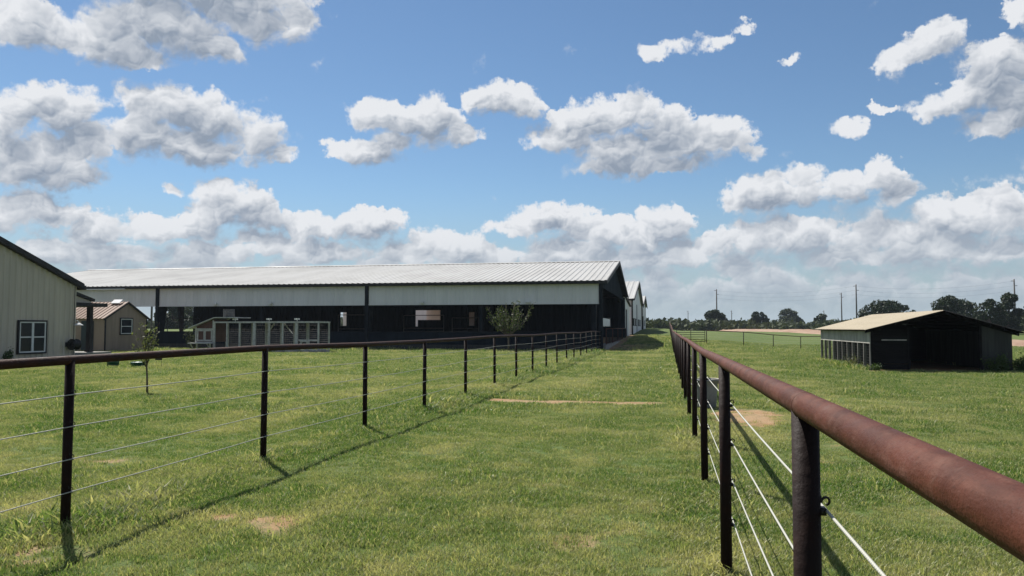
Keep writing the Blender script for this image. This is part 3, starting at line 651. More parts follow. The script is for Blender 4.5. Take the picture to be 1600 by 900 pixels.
def house():
    X1, X0 = -27.4, -46.; Y1, Y0, YR = 31.4, 12.6, 22.; E = 3.62; sl = .36; RZ = E + sl * (Y1 - YR)
    root = thing('metal_house', 'beige ribbed metal house at the left edge behind the fence', 'house', (-36.7, 22, 0))
    # ribbed gable wall (ribs cut to the roof line)
    b = MB(); p = .31; y = Y0
    rt = lambda y: RZ - abs(y - YR) * sl - .02
    prof = []
    while y < Y1 - .01:
        e = min(y + p, Y1); prof += [(y, 0), (e - .14, 0), (e - .10, .05), (e - .04, .05)]; y = e
    prof.append((Y1, 0)); n = len(prof)
    b.add([(X1 + h, q, -.2) for q, h in prof] + [(X1 + h, q, rt(q)) for q, h in prof], [(i, i + 1, n + i + 1, n + i) for i in range(n - 1)])
    b.build('gable_wall', M['beige'], root)
    b = MB(); b.ribbed((X0, Y1, -.2), (1, 0, 0), (0, 0, 1), X1 - X0, E + .18, .31, .03, (0, 1, 0)); b.build('back_wall', M['beige'], root)
    b = MB(); b.box(X0, X1 - .02, Y0, Y0 + .1, -.2, E - .02); b.box(X0, X0 + .1, Y0 + .1, Y1 - .02, -.2, E - .05); b.build('side_wall', M['beige'], root)
    b = MB(); b.box(X1 - .02, X1 + .05, Y1 - .09, Y1 + .03, -.1, E - .05); b.build('corner_trim', M['beige'], root)
    L = math.hypot(Y1 - YR + .28, sl * (Y1 - YR + .28))
    for ys, sg in ((Y1 + .28, -1), (Y0 - .28, 1)):
        b = MB(); b.ribbed((X0 - .3, ys, E - .28 * sl + .06), (1, 0, 0), (0, sg, sl), X1 - X0 + .55, L, .31, .03, (0, -sl * sg, 1)); b.build('roof', M['trim'], root)
    b = MB(); b.prism([(Y0 - .28, E - .26), (Y0 - .28, E + .02), (YR, RZ + .12), (Y1 + .28, E + .02), (Y1 + .28, E - .22), (YR, RZ - .1)], 'x', X1 + .035, X1 + .27); b.build('rake_trim', M['trim'], root)
    b = MB(); b.box(X0 - .3, X1 + .26, Y1 + .285, Y1 + .41, E - .26, E - .06); b.build('gutter', M['trim'], root)
    window(root, X1 + .062, 28.2, 29.62, .48, 1.82)
    # porch on the far side
    pr = MB(); pr.prism([(Y1 + .05, 3.28), (Y1 + .05, 3.45), (33.3, 2.98), (33.3, 2.86)], 'x', -33.5, -27.9); po = pr.build('porch_roof', M['trim'], root)
    b = MB(); b.prism([(Y1 + .06, 2.78), (Y1 + .06, 3.27), (33.2, 2.86), (33.2, 2.78)], 'x', -28.12, -28.02); b.build('porch_gable', M['beige'], po)
    b = MB(); b.box(-33.6, -27.75, Y1 + .05, 34.0, 2.60, 2.775); b.build('porch_beam', M['trim'], po)
    b = MB(); b.box(-28.62, -28.41, 33.6, 33.81, .35, 2.60); b.box(-28.66, -28.37, 33.56, 33.85, .352, .45); b.build('porch_column', M['trim'], root)
    b = MB(); b.box(-34, -27.7, Y1 + .02, 34.3, -.2, .35); b.build('porch_floor', M['concrete'], root)
house()
def hose_reel():
    root = thing('hose_reel', 'black round hose reel on the beige wall near its corner', 'hose reel', (-27.36, 31.05, .78))
    b = MB(); b.lathe([(.06, -.16), (.26, -.16), (.26, -.13), (.15, -.12), (.15, .12), (.26, .13), (.26, .16), (.06, .16)], 20); b.v = [(.3 + x, z, y) for x, y, z in b.v]; b.build('drum', M['black'], root, True, (0, 0, 0))
    b = MB()
    for k in range(6): b.tube([(.3 + .2 * math.cos(2 * math.pi * i / 20), -.1 + .036 * k, .2 * math.sin(2 * math.pi * i / 20)) for i in range(21)], .019, 6, False)
    b.build('hose', M['black'], root, True, (0, 0, 0))
    b = MB(); b.box(.04, .3, -.2, -.17, -.04, .04); b.box(.04, .3, .17, .2, -.04, .04); b.box(0.03, .05, -.25, .25, -.1, .1); b.build('bracket', M['black'], root, False, (0, 0, 0))
hose_reel()
def wall_lamp():
    root = thing('wall_lamp', 'small pale wall lamp on the corner of the beige house', 'lamp', (-27.36, 31.3, 1.7))
    b = MB(); b.lathe([(.02, .16), (.03, .12), (.06, .10), (.20, .0), (.205, -.01), (.19, -.01), (.03, .07)], 16, (.28, 0, -.02)); b.build('lamp_shade', M['lampwhite'], root, True, (0, 0, 0))
    b = MB(); b.tube([(0, 0, .1), (.1, 0, .19), (.22, 0, .2), (.28, 0, .12)], .014, 6); b.build('arm', M['lampwhite'], root, True, (0, 0, 0))
wall_lamp()
def cottage():
    X1, X0, Y0, Y1, E, RZ = -35.6, -43.5, 43.4, 47.5, 2.2, 3.24; YR = (Y0 + Y1) / 2; sl = (RZ - E) / (YR - Y0)
    root = thing('tan_cottage', 'small tan shed with brown metal roof behind the beige house', 'shed', (-39.5, YR, 0))
    b = MB(); b.prism([(Y0, -.1), (Y0, E), (YR, RZ), (Y1, E), (Y1, -.1)], 'x', X1 - .1, X1); b.build('gable_wall', M['tan'], root)
    b = MB(); b.box(X0, X1 - .1, Y0, Y0 + .08, -.1, E); b.box(X0, X1 - .1, Y1 - .08, Y1, -.1, E); b.box(X0, X0 + .08, Y0 + .08, Y1 - .08, -.1, E); b.build('side_wall', M['tan'], root)
    L = math.hypot(YR - Y0 + .2, sl * (YR - Y0 + .2))
    for ys, sg in ((Y0 - .2, 1), (Y1 + .2, -1)):
        b = MB(); b.ribbed((X0 - .2, ys, E - .2 * sl + .05), (1, 0, 0), (0, sg, sl), X1 - X0 + .35, L, .3, .035, (0, -sl * sg, 1)); b.build('roof', M['brownroof'], root)
    b = MB(); b.prism([(Y0 - .2, E - .17), (Y0 - .2, E - .05), (YR, RZ + .06), (Y1 + .2, E - .05), (Y1 + .2, E - .17), (YR, RZ - .06)], 'x', X1 + .08, X1 + .15); b.build('rake_trim', M['trim'], root)
    for y in (Y0, Y1 - .1):
        b = MB(); b.box(X1 - .02, X1 + .03, y, y + .1, -.05, E - .05); b.build('corner_trim', M['trim'], root)
    window(root, X1 + .01, 44.85, 45.95, 1.15, 2.15, 1)
    b = MB(); b.box(-37.3, -36.4, Y0 - .05, Y0 - .01, .02, 2.0); d = b.build('door', M['door'], root)
    b = MB(); b.lathe([(0, -.03), (.035, -.02), (.035, .02), (0, .03)], 10, (-36.5, Y0 - .08, 1.0)); b.build('handle', M['clip'], d, True)
    b = MB(); b.hexa([(X1 - .9, YR - .42, RZ - .08), (X1 - .25, YR - .42, RZ - .08), (X1 - .25, YR - .1, RZ + .16), (X1 - .9, YR - .1, RZ + .16)], [(X1 - .9, YR - .44, RZ - .03), (X1 - .25, YR - .44, RZ - .03), (X1 - .25, YR - .12, RZ + .21), (X1 - .9, YR - .12, RZ + .21)]); b.build('roof_vent', M['lampwhite'], root)
cottage()

# ------------------------------------------------------------------ chicken coop and run
def wire_panel(x0, x1, z0, z1, y, st=.11, r=.0022, alongx=True):
    b = MB(); n = max(1, round((x1 - x0) / st)); m = max(1, round((z1 - z0) / st))
    P = (lambda u, z: (u, y, z)) if alongx else (lambda u, z: (y, u, z))
    for k in range(1, n): u = x0 + (x1 - x0) * k / n; b.tube([P(u, z0), P(u, z1)], r, 3, False)
    for k in range(1, m): z = z0 + (z1 - z0) * k / m; b.tube([P(x0, z), P(x1, z)], r, 3, False)
    return b
def coop():
    Y0, Y1 = 45.5, 47.1
    root = thing('chicken_coop', 'brown chicken coop with white trim at the left end of the wire run', 'coop', (-29.8, 46.5, 0))
    b = MB(); b.prism([(-30.45, .62), (-30.45, 1.62), (-29.13, 2.10), (-29.13, .62)], 'y', Y0, Y1); b.build('wall', M['coopbrown'], root)
    b = MB(); b.prism([(-30.85, 1.50), (-30.85, 1.57), (-29.0, 2.25), (-27.55, 2.25), (-27.55, 2.19), (-29.0, 2.19)], 'y', Y0 - .25, Y1 + .2); b.build('roof', M['coopwhite'], root)
    b = MB(); t = .09; y = Y0 - .035
    b.box(-30.47, -30.47 + t, y, Y0 - .004, .55, 1.6); b.box(-29.22, -29.13, y, Y0 - .004, .55, 2.05); b.box(-30.38, -29.22, y, Y0 - .004, .55, .64); b.box(-30.38, -29.22, y, Y0 - .004, 1.42, 1.51); b.build('trim_board', M['coopwhite'], root)
    for a in (-30.28, -29.74):
        b = MB(); b.box(a, a + .46, Y0 - .03, Y0 - .005, .74, 1.36); w = b.build('door', M['coopbrown'], root)
        b = MB(); b.box(a - .05, a + .04, Y0 - .05, Y0 - .031, .68, 1.41); b.box(a + .42, a + .50, Y0 - .05, Y0 - .031, .68, 1.41); b.box(a + .04, a + .42, Y0 - .05, Y0 - .031, .68, .77); b.box(a + .04, a + .42, Y0 - .05, Y0 - .031, 1.33, 1.41); b.build('door_frame', M['coopwhite'], w)
    for x in (-30.42, -29.2):
        for y in (Y0 + .05, Y1 - .1):
            b = MB(); b.box(x, x + .09, y - .05, y + .04, -.05, .62); b.build('leg', M['coopwhite'], root)
    b = MB(); b.box(-30.75, -29.1, Y0 - .45, Y0 - .05, .52, .57); b.build('ledge', M['coopwhite'], root)
    for x in (-30.6, -29.4):
        b = MB(); b.hexa([(x, Y0 - .07, .1), (x + .07, Y0 - .07, .1), (x + .07, Y0 - .02, .1), (x, Y0 - .02, .1)], [(x, Y0 - .42, .52), (x + .07, Y0 - .42, .52), (x + .07, Y0 - .36, .52), (x, Y0 - .36, .52)]); b.build('bracket', M['coopwhite'], root)
coop()
def chicken_run():
    Y0, Y1 = 45.45, 47.0; xs = [-29.05, -28.15, -27.25, -26.2, -25.15, -24.2, -23.25, -21.75]
    root = thing('chicken_run', 'long white framed wire chicken run beside the coop', 'chicken run', (-25, 46.6, 0))
    for y in (Y0, Y1):
        for k, x in enumerate(xs):
            w = .09 if k in (3, 6) else .042
            b = MB(); b.box(x - w, x + w, y - .05, y + .05, 0, 1.86); b.build('post', M['coopwhite'], root)
        b = MB(); b.box(-29.1, -21.69, y - .06, y + .06, 1.862, 1.96); b.build('top_rail', M['coopwhite'], root)
        b = MB(); b.box(-29.1, -21.69, y - .055, y + .055, -.1, .12); b.build('bottom_board', M['coopwhite'], root)
        for a, c in zip(xs[:-1], xs[1:]):
            wire_panel(a + .06, c - .06, .12, 1.86, y, .13).build('wire_panel', M['mesh'], root)
    for x in (xs[-1],):
        wire_panel(Y0 + .06, Y1 - .06, .12, 1.86, x, .13, alongx=False).build('wire_panel', M['mesh'], root)
        b = MB(); b.box(x - .05, x + .05, Y0 + .07, Y1 - .07, 1.865, 1.955); b.build('end_rail', M['coopwhite'], root)
    for a, c in ((-26.1, -25.6), (-24.3, -24.9)):
        b = MB(); b.hexa([(a, Y1 - .2, 1.86 - .7), (a + .07, Y1 - .2, 1.86 - .7), (a + .07, Y1 - .12, 1.86 - .7), (a, Y1 - .12, 1.86 - .7)], [(c, Y1 - .2, 1.86), (c + .07, Y1 - .2, 1.86), (c + .07, Y1 - .12, 1.86), (c, Y1 - .12, 1.86)]); b.build('brace', M['coopwhite'], root)
    b = MB(); b.box(-23.14, -21.81, Y0 - .03, Y0 + .04, .72, .80); b.build('mid_rail', M['coopwhite'], root)
    b = MB(); b.box(-29.0, -21.75, Y0 + .1, Y1 - .1, 1.965, 1.985); b.build('roof_sheet', M['mesh'], root)
chicken_run()
def a_frame():
    root = thing('ladder_stand', 'small white A shaped timber stand at the right end of the run', 'stand', (-22.5, 45.1, 0))
    for s in (-1, 1):
        b = MB(); b.hexa([(s * .55 - .05, -.05, 0), (s * .55 + .05, -.05, 0), (s * .55 + .05, .05, 0), (s * .55 - .05, .05, 0)], [(s * .22 - .05, -.05, .66), (s * .22 + .05, -.05, .66), (s * .22 + .05, .05, .66), (s * .22 - .05, .05, .66)]); b.build('leg', M['coopwhite'], root, False, (0, 0, 0))
    b = MB(); b.box(-.3, .3, -.08, .08, .662, .74); b.build('top', M['coopwhite'], root, False, (0, 0, 0))
    b = MB(); b.box(-.34, .34, -.03, .03, .30, .36); b.build('rung', M['coopwhite'], root, False, (0, 0, 0))
a_frame()
def barrel():
    root = thing('metal_drum', 'ribbed silver drum behind the coop roof', 'drum', (-28.75, 46.6, 2.26))
    b = MB(); b.lathe([(0, 0), (.36, 0), (.37, .02), (.36, .04), (.36, .17), (.375, .19), (.36, .21), (.36, .36), (.375, .38), (.36, .40), (.36, .50), (.37, .53), (.34, .53), (.34, .50), (0, .50)], 20); b.build('body', M['mesh'], root, True, (0, 0, 0))
    b = MB(); b.lathe([(.0, .505), (.05, .505), (.05, .53), (0, .53)], 10, (.2, 0, 0)); b.build('bung', M['clip'], root, True, (0, 0, 0))
barrel()
def floodlight(x, label):
    root = thing('flood_light', label, 'lamp', (x, 45.5, 1.962), 'white lamps on top of the chicken run')
    b = MB(); b.box(-.16, -.02, -.09, .04, .10, .20); b.box(.02, .16, -.09, .04, .10, .20); b.build('lamp_head', M['lampwhite'], root, False, (0, 0, 0))
    b = MB(); b.tube([(0, 0, 0), (0, 0, .10), (0, 0, .13)], .02, 8); b.box(-.05, .05, -.03, .03, .10, .15); b.build('mount', M['lampwhite'], root, False, (0, 0, 0))
floodlight(-27.6, 'white twin lamp on the run roof nearest the coop')
floodlight(-25.2, 'white twin lamp on the middle of the run roof')
floodlight(-23.25, 'white twin lamp on the run roof near its right end')
def rocks():
    rnd = random.Random(4)
    L = ['pale grey stone lying %s' % s for s in ('below the middle posts of the run', 'left of the white A stand', 'under the white A stand', 'right of the white A stand', 'at the right corner of the run', 'furthest right in the row by the run')]
    for k, (x, y) in enumerate([(-25.2, 45.0), (-24.1, 44.9), (-23.2, 44.7), (-22.2, 44.75), (-21.7, 44.85), (-21.2, 44.9)]):
        bm = bmesh.new(); bmesh.ops.create_icosphere(bm, subdivisions=2, radius=1)
        sx, sy, sz = rnd.uniform(.28, .5), rnd.uniform(.2, .3), rnd.uniform(.14, .22)
        for v in bm.verts:
            h = 1 + .35 * (fbm(np.array(v.co.x * 2 + k * 9.), np.array(v.co.y * 2 + v.co.z * 3), 1., 2) - .5); v.co = Vector((v.co.x * sx * h, v.co.y * sy * h, max(-.3, v.co.z) * sz * h))
        m = bpy.data.meshes.new('stone'); bm.to_mesh(m); bm.free(); m.materials.append(M['rock'])
        o = bpy.data.objects.new('stone', m); C.objects.link(o); o.location = (x, y, gz(x, y) + .03); tag(o, L[k], 'stone', 'stones in front of the run')
rocks()

# ------------------------------------------------------------------ lawn things on the left
def septic_lid(x, y, r, h, label):
    root = thing('septic_lid', label, 'lid', (x, y, gz(x, y)), 'green lids in the lawn')
    b = MB(); b.lathe([(r * .96, -.1), (r * .96, h * .8), (r, h * .8), (r, h), (r * .9, h + .02), (0, h + .035)], 24); b.build('cover', M['lid'], root, True, (0, 0, 0))
    b = MB()
    for k in range(8):
        a = k * math.pi / 4; b.hexa([(r * .2 * math.cos(a - .1), r * .2 * math.sin(a - .1), h + .025), (r * .85 * math.cos(a - .03), r * .85 * math.sin(a - .03), h + .015), (r * .85 * math.cos(a + .03), r * .85 * math.sin(a + .03), h + .015), (r * .2 * math.cos(a + .1), r * .2 * math.sin(a + .1), h + .025)],
                                    [(r * .2 * math.cos(a - .1), r * .2 * math.sin(a - .1), h + .045), (r * .85 * math.cos(a - .03), r * .85 * math.sin(a - .03), h + .035), (r * .85 * math.cos(a + .03), r * .85 * math.sin(a + .03), h + .035), (r * .2 * math.cos(a + .1), r * .2 * math.sin(a + .1), h + .045)])
    b.build('rib', M['lid'], root, False, (0, 0, 0))
septic_lid(-21.8, 27.1, .23, .22, 'narrower round green plastic lid nearest the beige house')
septic_lid(-20.5, 26.9, .29, .18, 'wider round green plastic lid left of the sapling')
def yard_sign():
    root = thing('yard_sign', 'small black sign on two wire legs right of the sapling', 'sign', (-19.45, 26.7, gz(-19.45, 26.7)))
    for s in (-1, 1):
        b = MB(); b.tube([(s * .12, 0, -.1), (s * .12, 0, .36)], .006, 6); b.build('leg', M['clip'], root, True, (0, 0, 0))
    b = MB(); b.box(-.15, .15, -.012, -.006, .28, .42); b.build('board', M['black'], root, False, (0, 0, 0))
yard_sign()
def tub():
    x, y = .72, 15.3; root = thing('muck_tub', 'grey plastic tub with rope handles behind the right fence', 'tub', (x, y, gz(x, y)))
    b = MB(); b.lathe([(0, .01), (.17, .0), (.18, .02), (.205, .38), (.213, .50), (.235, .51), (.238, .535), (.222, .54), (.205, .525), (.196, .4), (.172, .03), (0, .03)], 28); b.build('body', M['tub'], root, True, (0, 0, 0))
    for s in (-1, 1):
        b = MB(); b.tube([(s * .215, -.09, .46), (s * .26, -.07, .53), (s * .275, 0, .57), (s * .26, .07, .53), (s * .215, .09, .46)], .011, 8); b.build('rope_handle', M['rope'], root, True, (0, 0, 0))
    b = MB(); b.tube([(.23 * math.cos(a), .23 * math.sin(a), .548) for a in np.linspace(-1.2, 2.2, 16)], .009, 8); b.build('hose_end', M['rope'], root, True, (0, 0, 0))
tub()

# ------------------------------------------------------------------ low animal shed on the right
def shed():
    X0, X1, Y0, Y1, XR = 7.32, 12.03, 30.4, 39.7, 9.7; EL, ER, RZ = 1.50, 1.40, 2.18
    root = thing('animal_shed', 'low open fronted shed with cream corrugated roof in the right field', 'shed', (9.7, 35, 0))
    for a, za, sg in ((X0 - .28, EL - .02, 1), (X1 + .30, ER - .02, -1)):
        w = (XR - a) * sg; sl = (RZ - za) / w
        b = MB(); b.ribbed((a, Y0 - .35, za), (0, 1, 0), (sg, 0, sl), Y1 - Y0 + .6, math.hypot(w, RZ - za), .21, .018, (-sl * sg, 0, 1), .5); r = b.build('roof', M['shedroof'] if sg > 0 else M['greysheet'], root)  # right slope in dark grey: its shade is put into the colour
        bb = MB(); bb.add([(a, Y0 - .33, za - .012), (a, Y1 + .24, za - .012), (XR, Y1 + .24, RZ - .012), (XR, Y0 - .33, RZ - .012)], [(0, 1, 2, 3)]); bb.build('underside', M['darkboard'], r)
        for k in range(6):
            t = (k + .5) / 6; x = a + (XR - a) * t; z = za + (RZ - za) * t - .075
            b = MB(); b.box(x - .025, x + .025, Y0 - .30, Y1 + .2, z - .03, z + .055); b.build('purlin', M['darkboard'], root)
    b = MB(); b.prism([(X0 - .2, EL - .14), (X0 - .2, EL - .06), (XR, RZ - .05), (X1 + .2, ER - .06), (X1 + .2, ER - .14), (XR, RZ - .14)], 'y', Y0 - .045, Y0 - .005); b.build('front_rafter', M['darkboard'], root)
    # side towards the lane: pale boards above, posts and wire below
    b = MB(); b.box(X0 - .03, X0, Y0 + .02, 34.9, .98, 1.47); b.build('upper_board', M['greyboard'], root)
    b = MB(); b.box(X0 - .03, X0, 34.93, Y1 - .02, .98, 1.47); b.build('upper_board', M['greyboard'], root)
    for k in range(11):
        y = Y0 + .04 + (Y1 - Y0 - .1) * k / 10; b = MB(); b.box(X0 - .035, X0 + .06, y - .035, y + .035, -.1, .975); b.build('post', M['greypost'], root)
    for k in range(10):
        y = Y0 + .09 + (Y1 - Y0 - .1) * k / 10; wire_panel(y, y + .83, .05, .96, X0 - .02, .1, .003, False).build('wire_panel', M['mesh'], root)
    b = MB(); b.box(X0 + .5, X0 + .56, Y0 + .5, Y1 - .3, -.1, 1.5); b.build('sun_stop_wall', M['darkboard'], root)  # added dark partition that stops sun coming through the wire
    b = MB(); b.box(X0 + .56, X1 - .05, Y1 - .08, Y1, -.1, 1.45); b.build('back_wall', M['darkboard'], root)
    b = MB(); b.box(X1 - .05, X1, Y0 + .05, Y1, -.1, 1.42); b.build('right_wall', M['greysheet'], root)
    b = MB(); b.prism([(X0 + .56, 1.451), (XR, 2.05), (X1 - .05, 1.451)], 'y', Y1 - .07, Y1 - .01); b.build('back_gable', M['darkboard'], root)
    # front: planks at left, dark opening, dull sheet at right
    for k in range(7):
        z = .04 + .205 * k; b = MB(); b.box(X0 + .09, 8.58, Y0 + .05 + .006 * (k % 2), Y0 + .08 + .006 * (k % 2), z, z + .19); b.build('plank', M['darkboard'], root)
    b = MB(); b.box(7.7, 8.55, Y0 - .01, Y0 + .045, 1.09, 1.13); b.build('ledger', M['greyboard'], root)
    for x in (X0 + .045, 8.62, 10.99):
        b = MB(); b.box(x - .045, x + .045, Y0 + .0, Y0 + .05, -.1, EL + .5 * (x - X0) * .28 - .12 if x < 10 else 1.62); b.build('front_post', M['darkboard'], root)
    b = MB(); b.hexa([(11.04, Y0 + .0, -.1), (12.0, Y0, -.1), (12.0, Y0 + .03, -.1), (11.04, Y0 + .03, -.1)], [(11.04, Y0, 1.66), (12.0, Y0, 1.36), (12.0, Y0 + .03, 1.36), (11.04, Y0 + .03, 1.66)]); b.build('front_sheet', M['greysheet'], root)
shed()

# ------------------------------------------------------------------ utility poles and wires
POLES = [(16.5, 271.7, 14.0, 'tall grey utility pole above the lone round tree'), (64.4, 308.9, 14., 'utility pole above the shed roof, left one of the close pair'), (56.9, 252.3, 14.1, 'taller utility pole above the shed roof, right one of the close pair'),
         (93.1, 233.1, 14.1, 'tall stepped utility pole at the right edge among the trees'), (35.1, 445.8, 10.5, 'tiny far utility pole just right of the lone round tree'), (70.5, 473.4, 11., 'tiny far utility pole beside the third round tree'),
         (85.7, 456.1, 10.5, 'tiny far utility pole over the shed eave'), (-111.9, 150.8, 9., 'utility pole seen beyond the tan shed under the arena header'), (13.0, 512.8, 12., 'tiny far utility pole left of the lone round tree')]
TOPS = []
for x, y, h, lab in POLES:
    z = gz(x, y); root = thing('utility_pole', lab, 'pole', (x, y, z), 'utility poles along the horizon'); TOPS.append((x, y, z + h))
    b = MB(); b.tube([(0, 0, -1), (0, 0, h * .5), (0, 0, h)], [.26, .22, .17], 10); b.build('shaft', M['pole'], root, True, (0, 0, 0))
    for k in range(3):
        b = MB(); zz = h - .5 - 1.3 * k; b.box(-.12, .75 if k % 2 else .12, -.06, .06, zz - .07, zz + .07) if k else b.box(-.75, .12, -.06, .06, zz - .07, zz + .07); b.build('arm', M['pole'], root, False, (0, 0, 0))
def wire(a, c, dz, label):
    a = Vector(a) - Vector((0, 0, dz)); c = Vector(c) - Vector((0, 0, dz)); b = MB()
    b.tube([a.lerp(c, t) - Vector((0, 0, 6. * t * (1 - t))) for t in np.linspace(0, 1, 17)], .013, 4); o = b.build('power_line', M['wire']); tag(o, label, 'wire', 'power lines between the poles')
for k, dz in enumerate((.5, 1.8, 3.1)):
    w = ('top', 'middle', 'lowest')[k]
    wire(TOPS[0], TOPS[2], dz, w + ' power line between the lone tree pole and the pole over the shed')
    wire(TOPS[2], TOPS[3], dz, w + ' power line from the shed pole to the right edge pole')

# ------------------------------------------------------------------ plants
def leaf_mesh(name, pts, size, mat, seed, aspect=.5, droop=0.):
    r = np.random.RandomState(seed); n = len(pts); pts = np.asarray(pts, float)
    d = r.normal(size=(n, 3)); d[:, 2] -= droop; d /= np.linalg.norm(d, axis=1)[:, None]
    e = r.normal(size=(n, 3)); e -= (e * d).sum(1)[:, None] * d; e /= np.linalg.norm(e, axis=1)[:, None]
    s = (np.asarray(size) * r.uniform(.6, 1.35, n))[:, None]
    a = pts - d * s * .5; b = pts + e * s * aspect * .5 + d * s * .05; c = pts + d * s * .5; f = pts - e * s * aspect * .5 + d * s * .05
    v = np.stack([a, b, c, f], 1).reshape(-1, 3); me = bpy.data.meshes.new(name)
    me.vertices.add(4 * n); me.vertices.foreach_set('co', v.ravel()); me.loops.add(4 * n); me.loops.foreach_set('vertex_index', np.arange(4 * n))
    me.polygons.add(n); me.polygons.foreach_set('loop_start', np.arange(n) * 4); me.polygons.foreach_set('loop_total', np.full(n, 4)); me.update(calc_edges=True)
    me.materials.append(mat); return me
def mobj(name, me, parent=None, loc=(0, 0, 0)):
    o = bpy.data.objects.new(name, me); C.objects.link(o); o.parent = parent; o.location = loc; return o
def clump_points(r, centres, radii, per):
    out = []
    for c, q in zip(centres, radii):
        n = int(per * 5 * q ** 2) + 30; d = r.normal(size=(n, 3)); d /= np.linalg.norm(d, axis=1)[:, None]
        d *= (q * r.uniform(.35, 1., n) ** .5)[:, None] * np.array([1, 1, .8]); out.append(np.array(c) + d)
    return np.concatenate(out)
def tree(name, label, x, y, h, w, mat, seed, group, leaf=.5, base=.18, clumps=26, per=20, cone=0.):
    r = np.random.RandomState(seed); z = gz(x, y) - .1
    root = thing(name, label, 'tree', (x, y, z), group); tb = MB(); rr = w * .028 + .06
    tb.tube([(0, 0, 0), (r.uniform(-.1, .1), r.uniform(-.1, .1), h * .35), (r.uniform(-.3, .3), r.uniform(-.3, .3), h * .75)], [rr, rr * .75, rr * .3], 8)
    cs, rs = [], []
    for k in range(clumps):
        t = r.uniform(base, .93); env = (math.sin(math.pi * min(1, max(.02, (t - base + .12) / (1.02 - base + .12)))) ** .6) * (1 - cone * t)
        a = r.uniform(0, 6.283); q = r.uniform(.25, 1.) ** .6 * env * w * .42
        c = (q * math.cos(a), q * math.sin(a), t * h); cs.append(c); rs.append(w * r.uniform(.10, .19))
        if k % 2 == 0:
            p0 = Vector((0, 0, max(.15, t * .55) * h)); tb.tube([p0, p0.lerp(Vector(c), .55) + Vector((0, 0, -.04 * h)), Vector(c)], [rr * .45, rr * .28, rr * .08], 5)
    tb.build('trunk', M['bark'], root, True, (0, 0, 0))
    mobj('crown', leaf_mesh('crown', clump_points(r, cs, rs, per), leaf, mat, seed), root)
    return root
G1 = 'lone trees in the far field'; G2 = 'tall trees behind the animal shed'
tree('round_tree', 'lone dark round tree right of the lane end, below the tall pole', 13.3, 227, 5.6, 7.4, M['leafdark'], 1, G1, .62, .05, 34, 26)
tree('round_tree', 'second lone dark round tree, midway to the shed', 27.0, 240, 5.6, 6.2, M['leafdark'], 2, G1, .62, .05, 30, 30)
tree('round_tree', 'small lone dark round tree just left of the shed', 47.0, 254, 5.2, 5.4, M['leafdark'], 3, G1, .62, .05, 26, 34)
tree('round_tree', 'wider pale topped tree standing in the scrub between the lone trees', 46.5, 315, 8.0, 9.5, M['leafmid'], 4, G1, .8, .05, 30, 16)
tree('oak_tree', 'broad dark tree crown rising left behind the shed roof', 43.2, 170, 6.2, 9.2, M['leafdark'], 5, G2, .5, .05, 44, 22)
tree('oak_tree', 'lower right half of the broad dark crown behind the shed ridge', 47.6, 172, 5.7, 7.0, M['leafdark'], 15, G2, .5, .05, 34, 24)
tree('cedar_tree', 'tall dark pointed tree behind the shed right of the ridge', 48.4, 147.5, 6.5, 7.0, M['leafdark'], 6, G2, .42, .08, 44, 30, .35)
tree('cedar_tree', 'shorter dark tree filling the gap right of the pointed tree', 55.0, 159, 6.0, 6.4, M['leafdark'], 7, G2, .42, .05, 36, 30, .2)
tree('cedar_tree', 'dark open crowned tree above the right shed eave', 51.3, 137.9, 5.7, 5.4, M['leafdark'], 8, G2, .42, .08, 36, 34, .2)
tree('cedar_tree', 'tallest dark tree close beside the right edge pole', 56.3, 143.6, 6.8, 5.6, M['leafdark'], 9, G2, .42, .06, 40, 34, .3)
tree('cedar_tree', 'dark tree cut by the right edge of the view', 56.6, 134, 6.2, 5.0, M['leafdark'], 10, G2, .42, .06, 36, 34, .3)
G3 = 'trees beyond the open left end of the arena'
tree('oak_tree', 'dark tree seen through the open arena bay beside the tan shed', -104, 147, 6.2, 7.5, M['leafdark'], 11, G3, .5, .1, 30, 24)
tree('oak_tree', 'paler tree further right through the open arena bay', -112, 162, 6.8, 8, M['leafmid'], 12, G3, .5, .1, 30, 22)
def shrub(name, label, x, y, h, w, mat, seed, leaf, n, group=None):
    r = np.random.RandomState(seed); root = thing(name, label, 'shrub', (x, y, gz(x, y)), group); b = MB(); P = []
    for k in range(9):
        a = r.uniform(0, 6.283); q = r.uniform(.1, .5) * w; zz = h * r.uniform(.5, 1.) * (1 - .45 * (q / (w * .5)) ** 2)
        tip = Vector((q * math.cos(a), q * math.sin(a), zz)); b.tube([(tip.x * .15, tip.y * .15, -.03), tip * .5 + Vector((0, 0, .1 * h)), tip], [.012 * h + .004, .008 * h + .003, .003], 5)
        for t in np.linspace(.2, 1, max(2, n // 9)): P.append(tuple(tip * t + Vector(r.normal(size=3) * w * .09)))
    P = [(p[0], p[1], max(.02, p[2])) for p in P]
    b.build('stem', M['bark'], root, True, (0, 0, 0)); mobj('foliage', leaf_mesh('foliage', P, leaf, mat, seed), root)
G4 = 'weeds round the animal shed'
shrub('weed_clump', 'dark leafy weed clump against the grey sheet of the shed', 11.35, 30.0, .55, 1.1, M['weed'], 21, .09, 1100, G4)
shrub('weed_clump', 'weed clump at the right corner of the shed', 12.25, 30.3, .6, .8, M['weed'], 22, .09, 700, G4)
shrub('weed_clump', 'small weed at the left front corner of the shed', 7.45, 30.1, .35, .6, M['weed'], 23, .07, 420, G4)
shrub('weed_clump', 'twiggy weed along the wire side of the shed', 7.05, 32.4, .5, .8, M['leafpale'], 24, .06, 380, G4)
shrub('green_shrub', 'bright green shrub right of the tan shed', -33.4, 49.5, 1.7, 1.6, M['leafmid'], 25, .14, 500, 'shrubs beyond the tan shed')
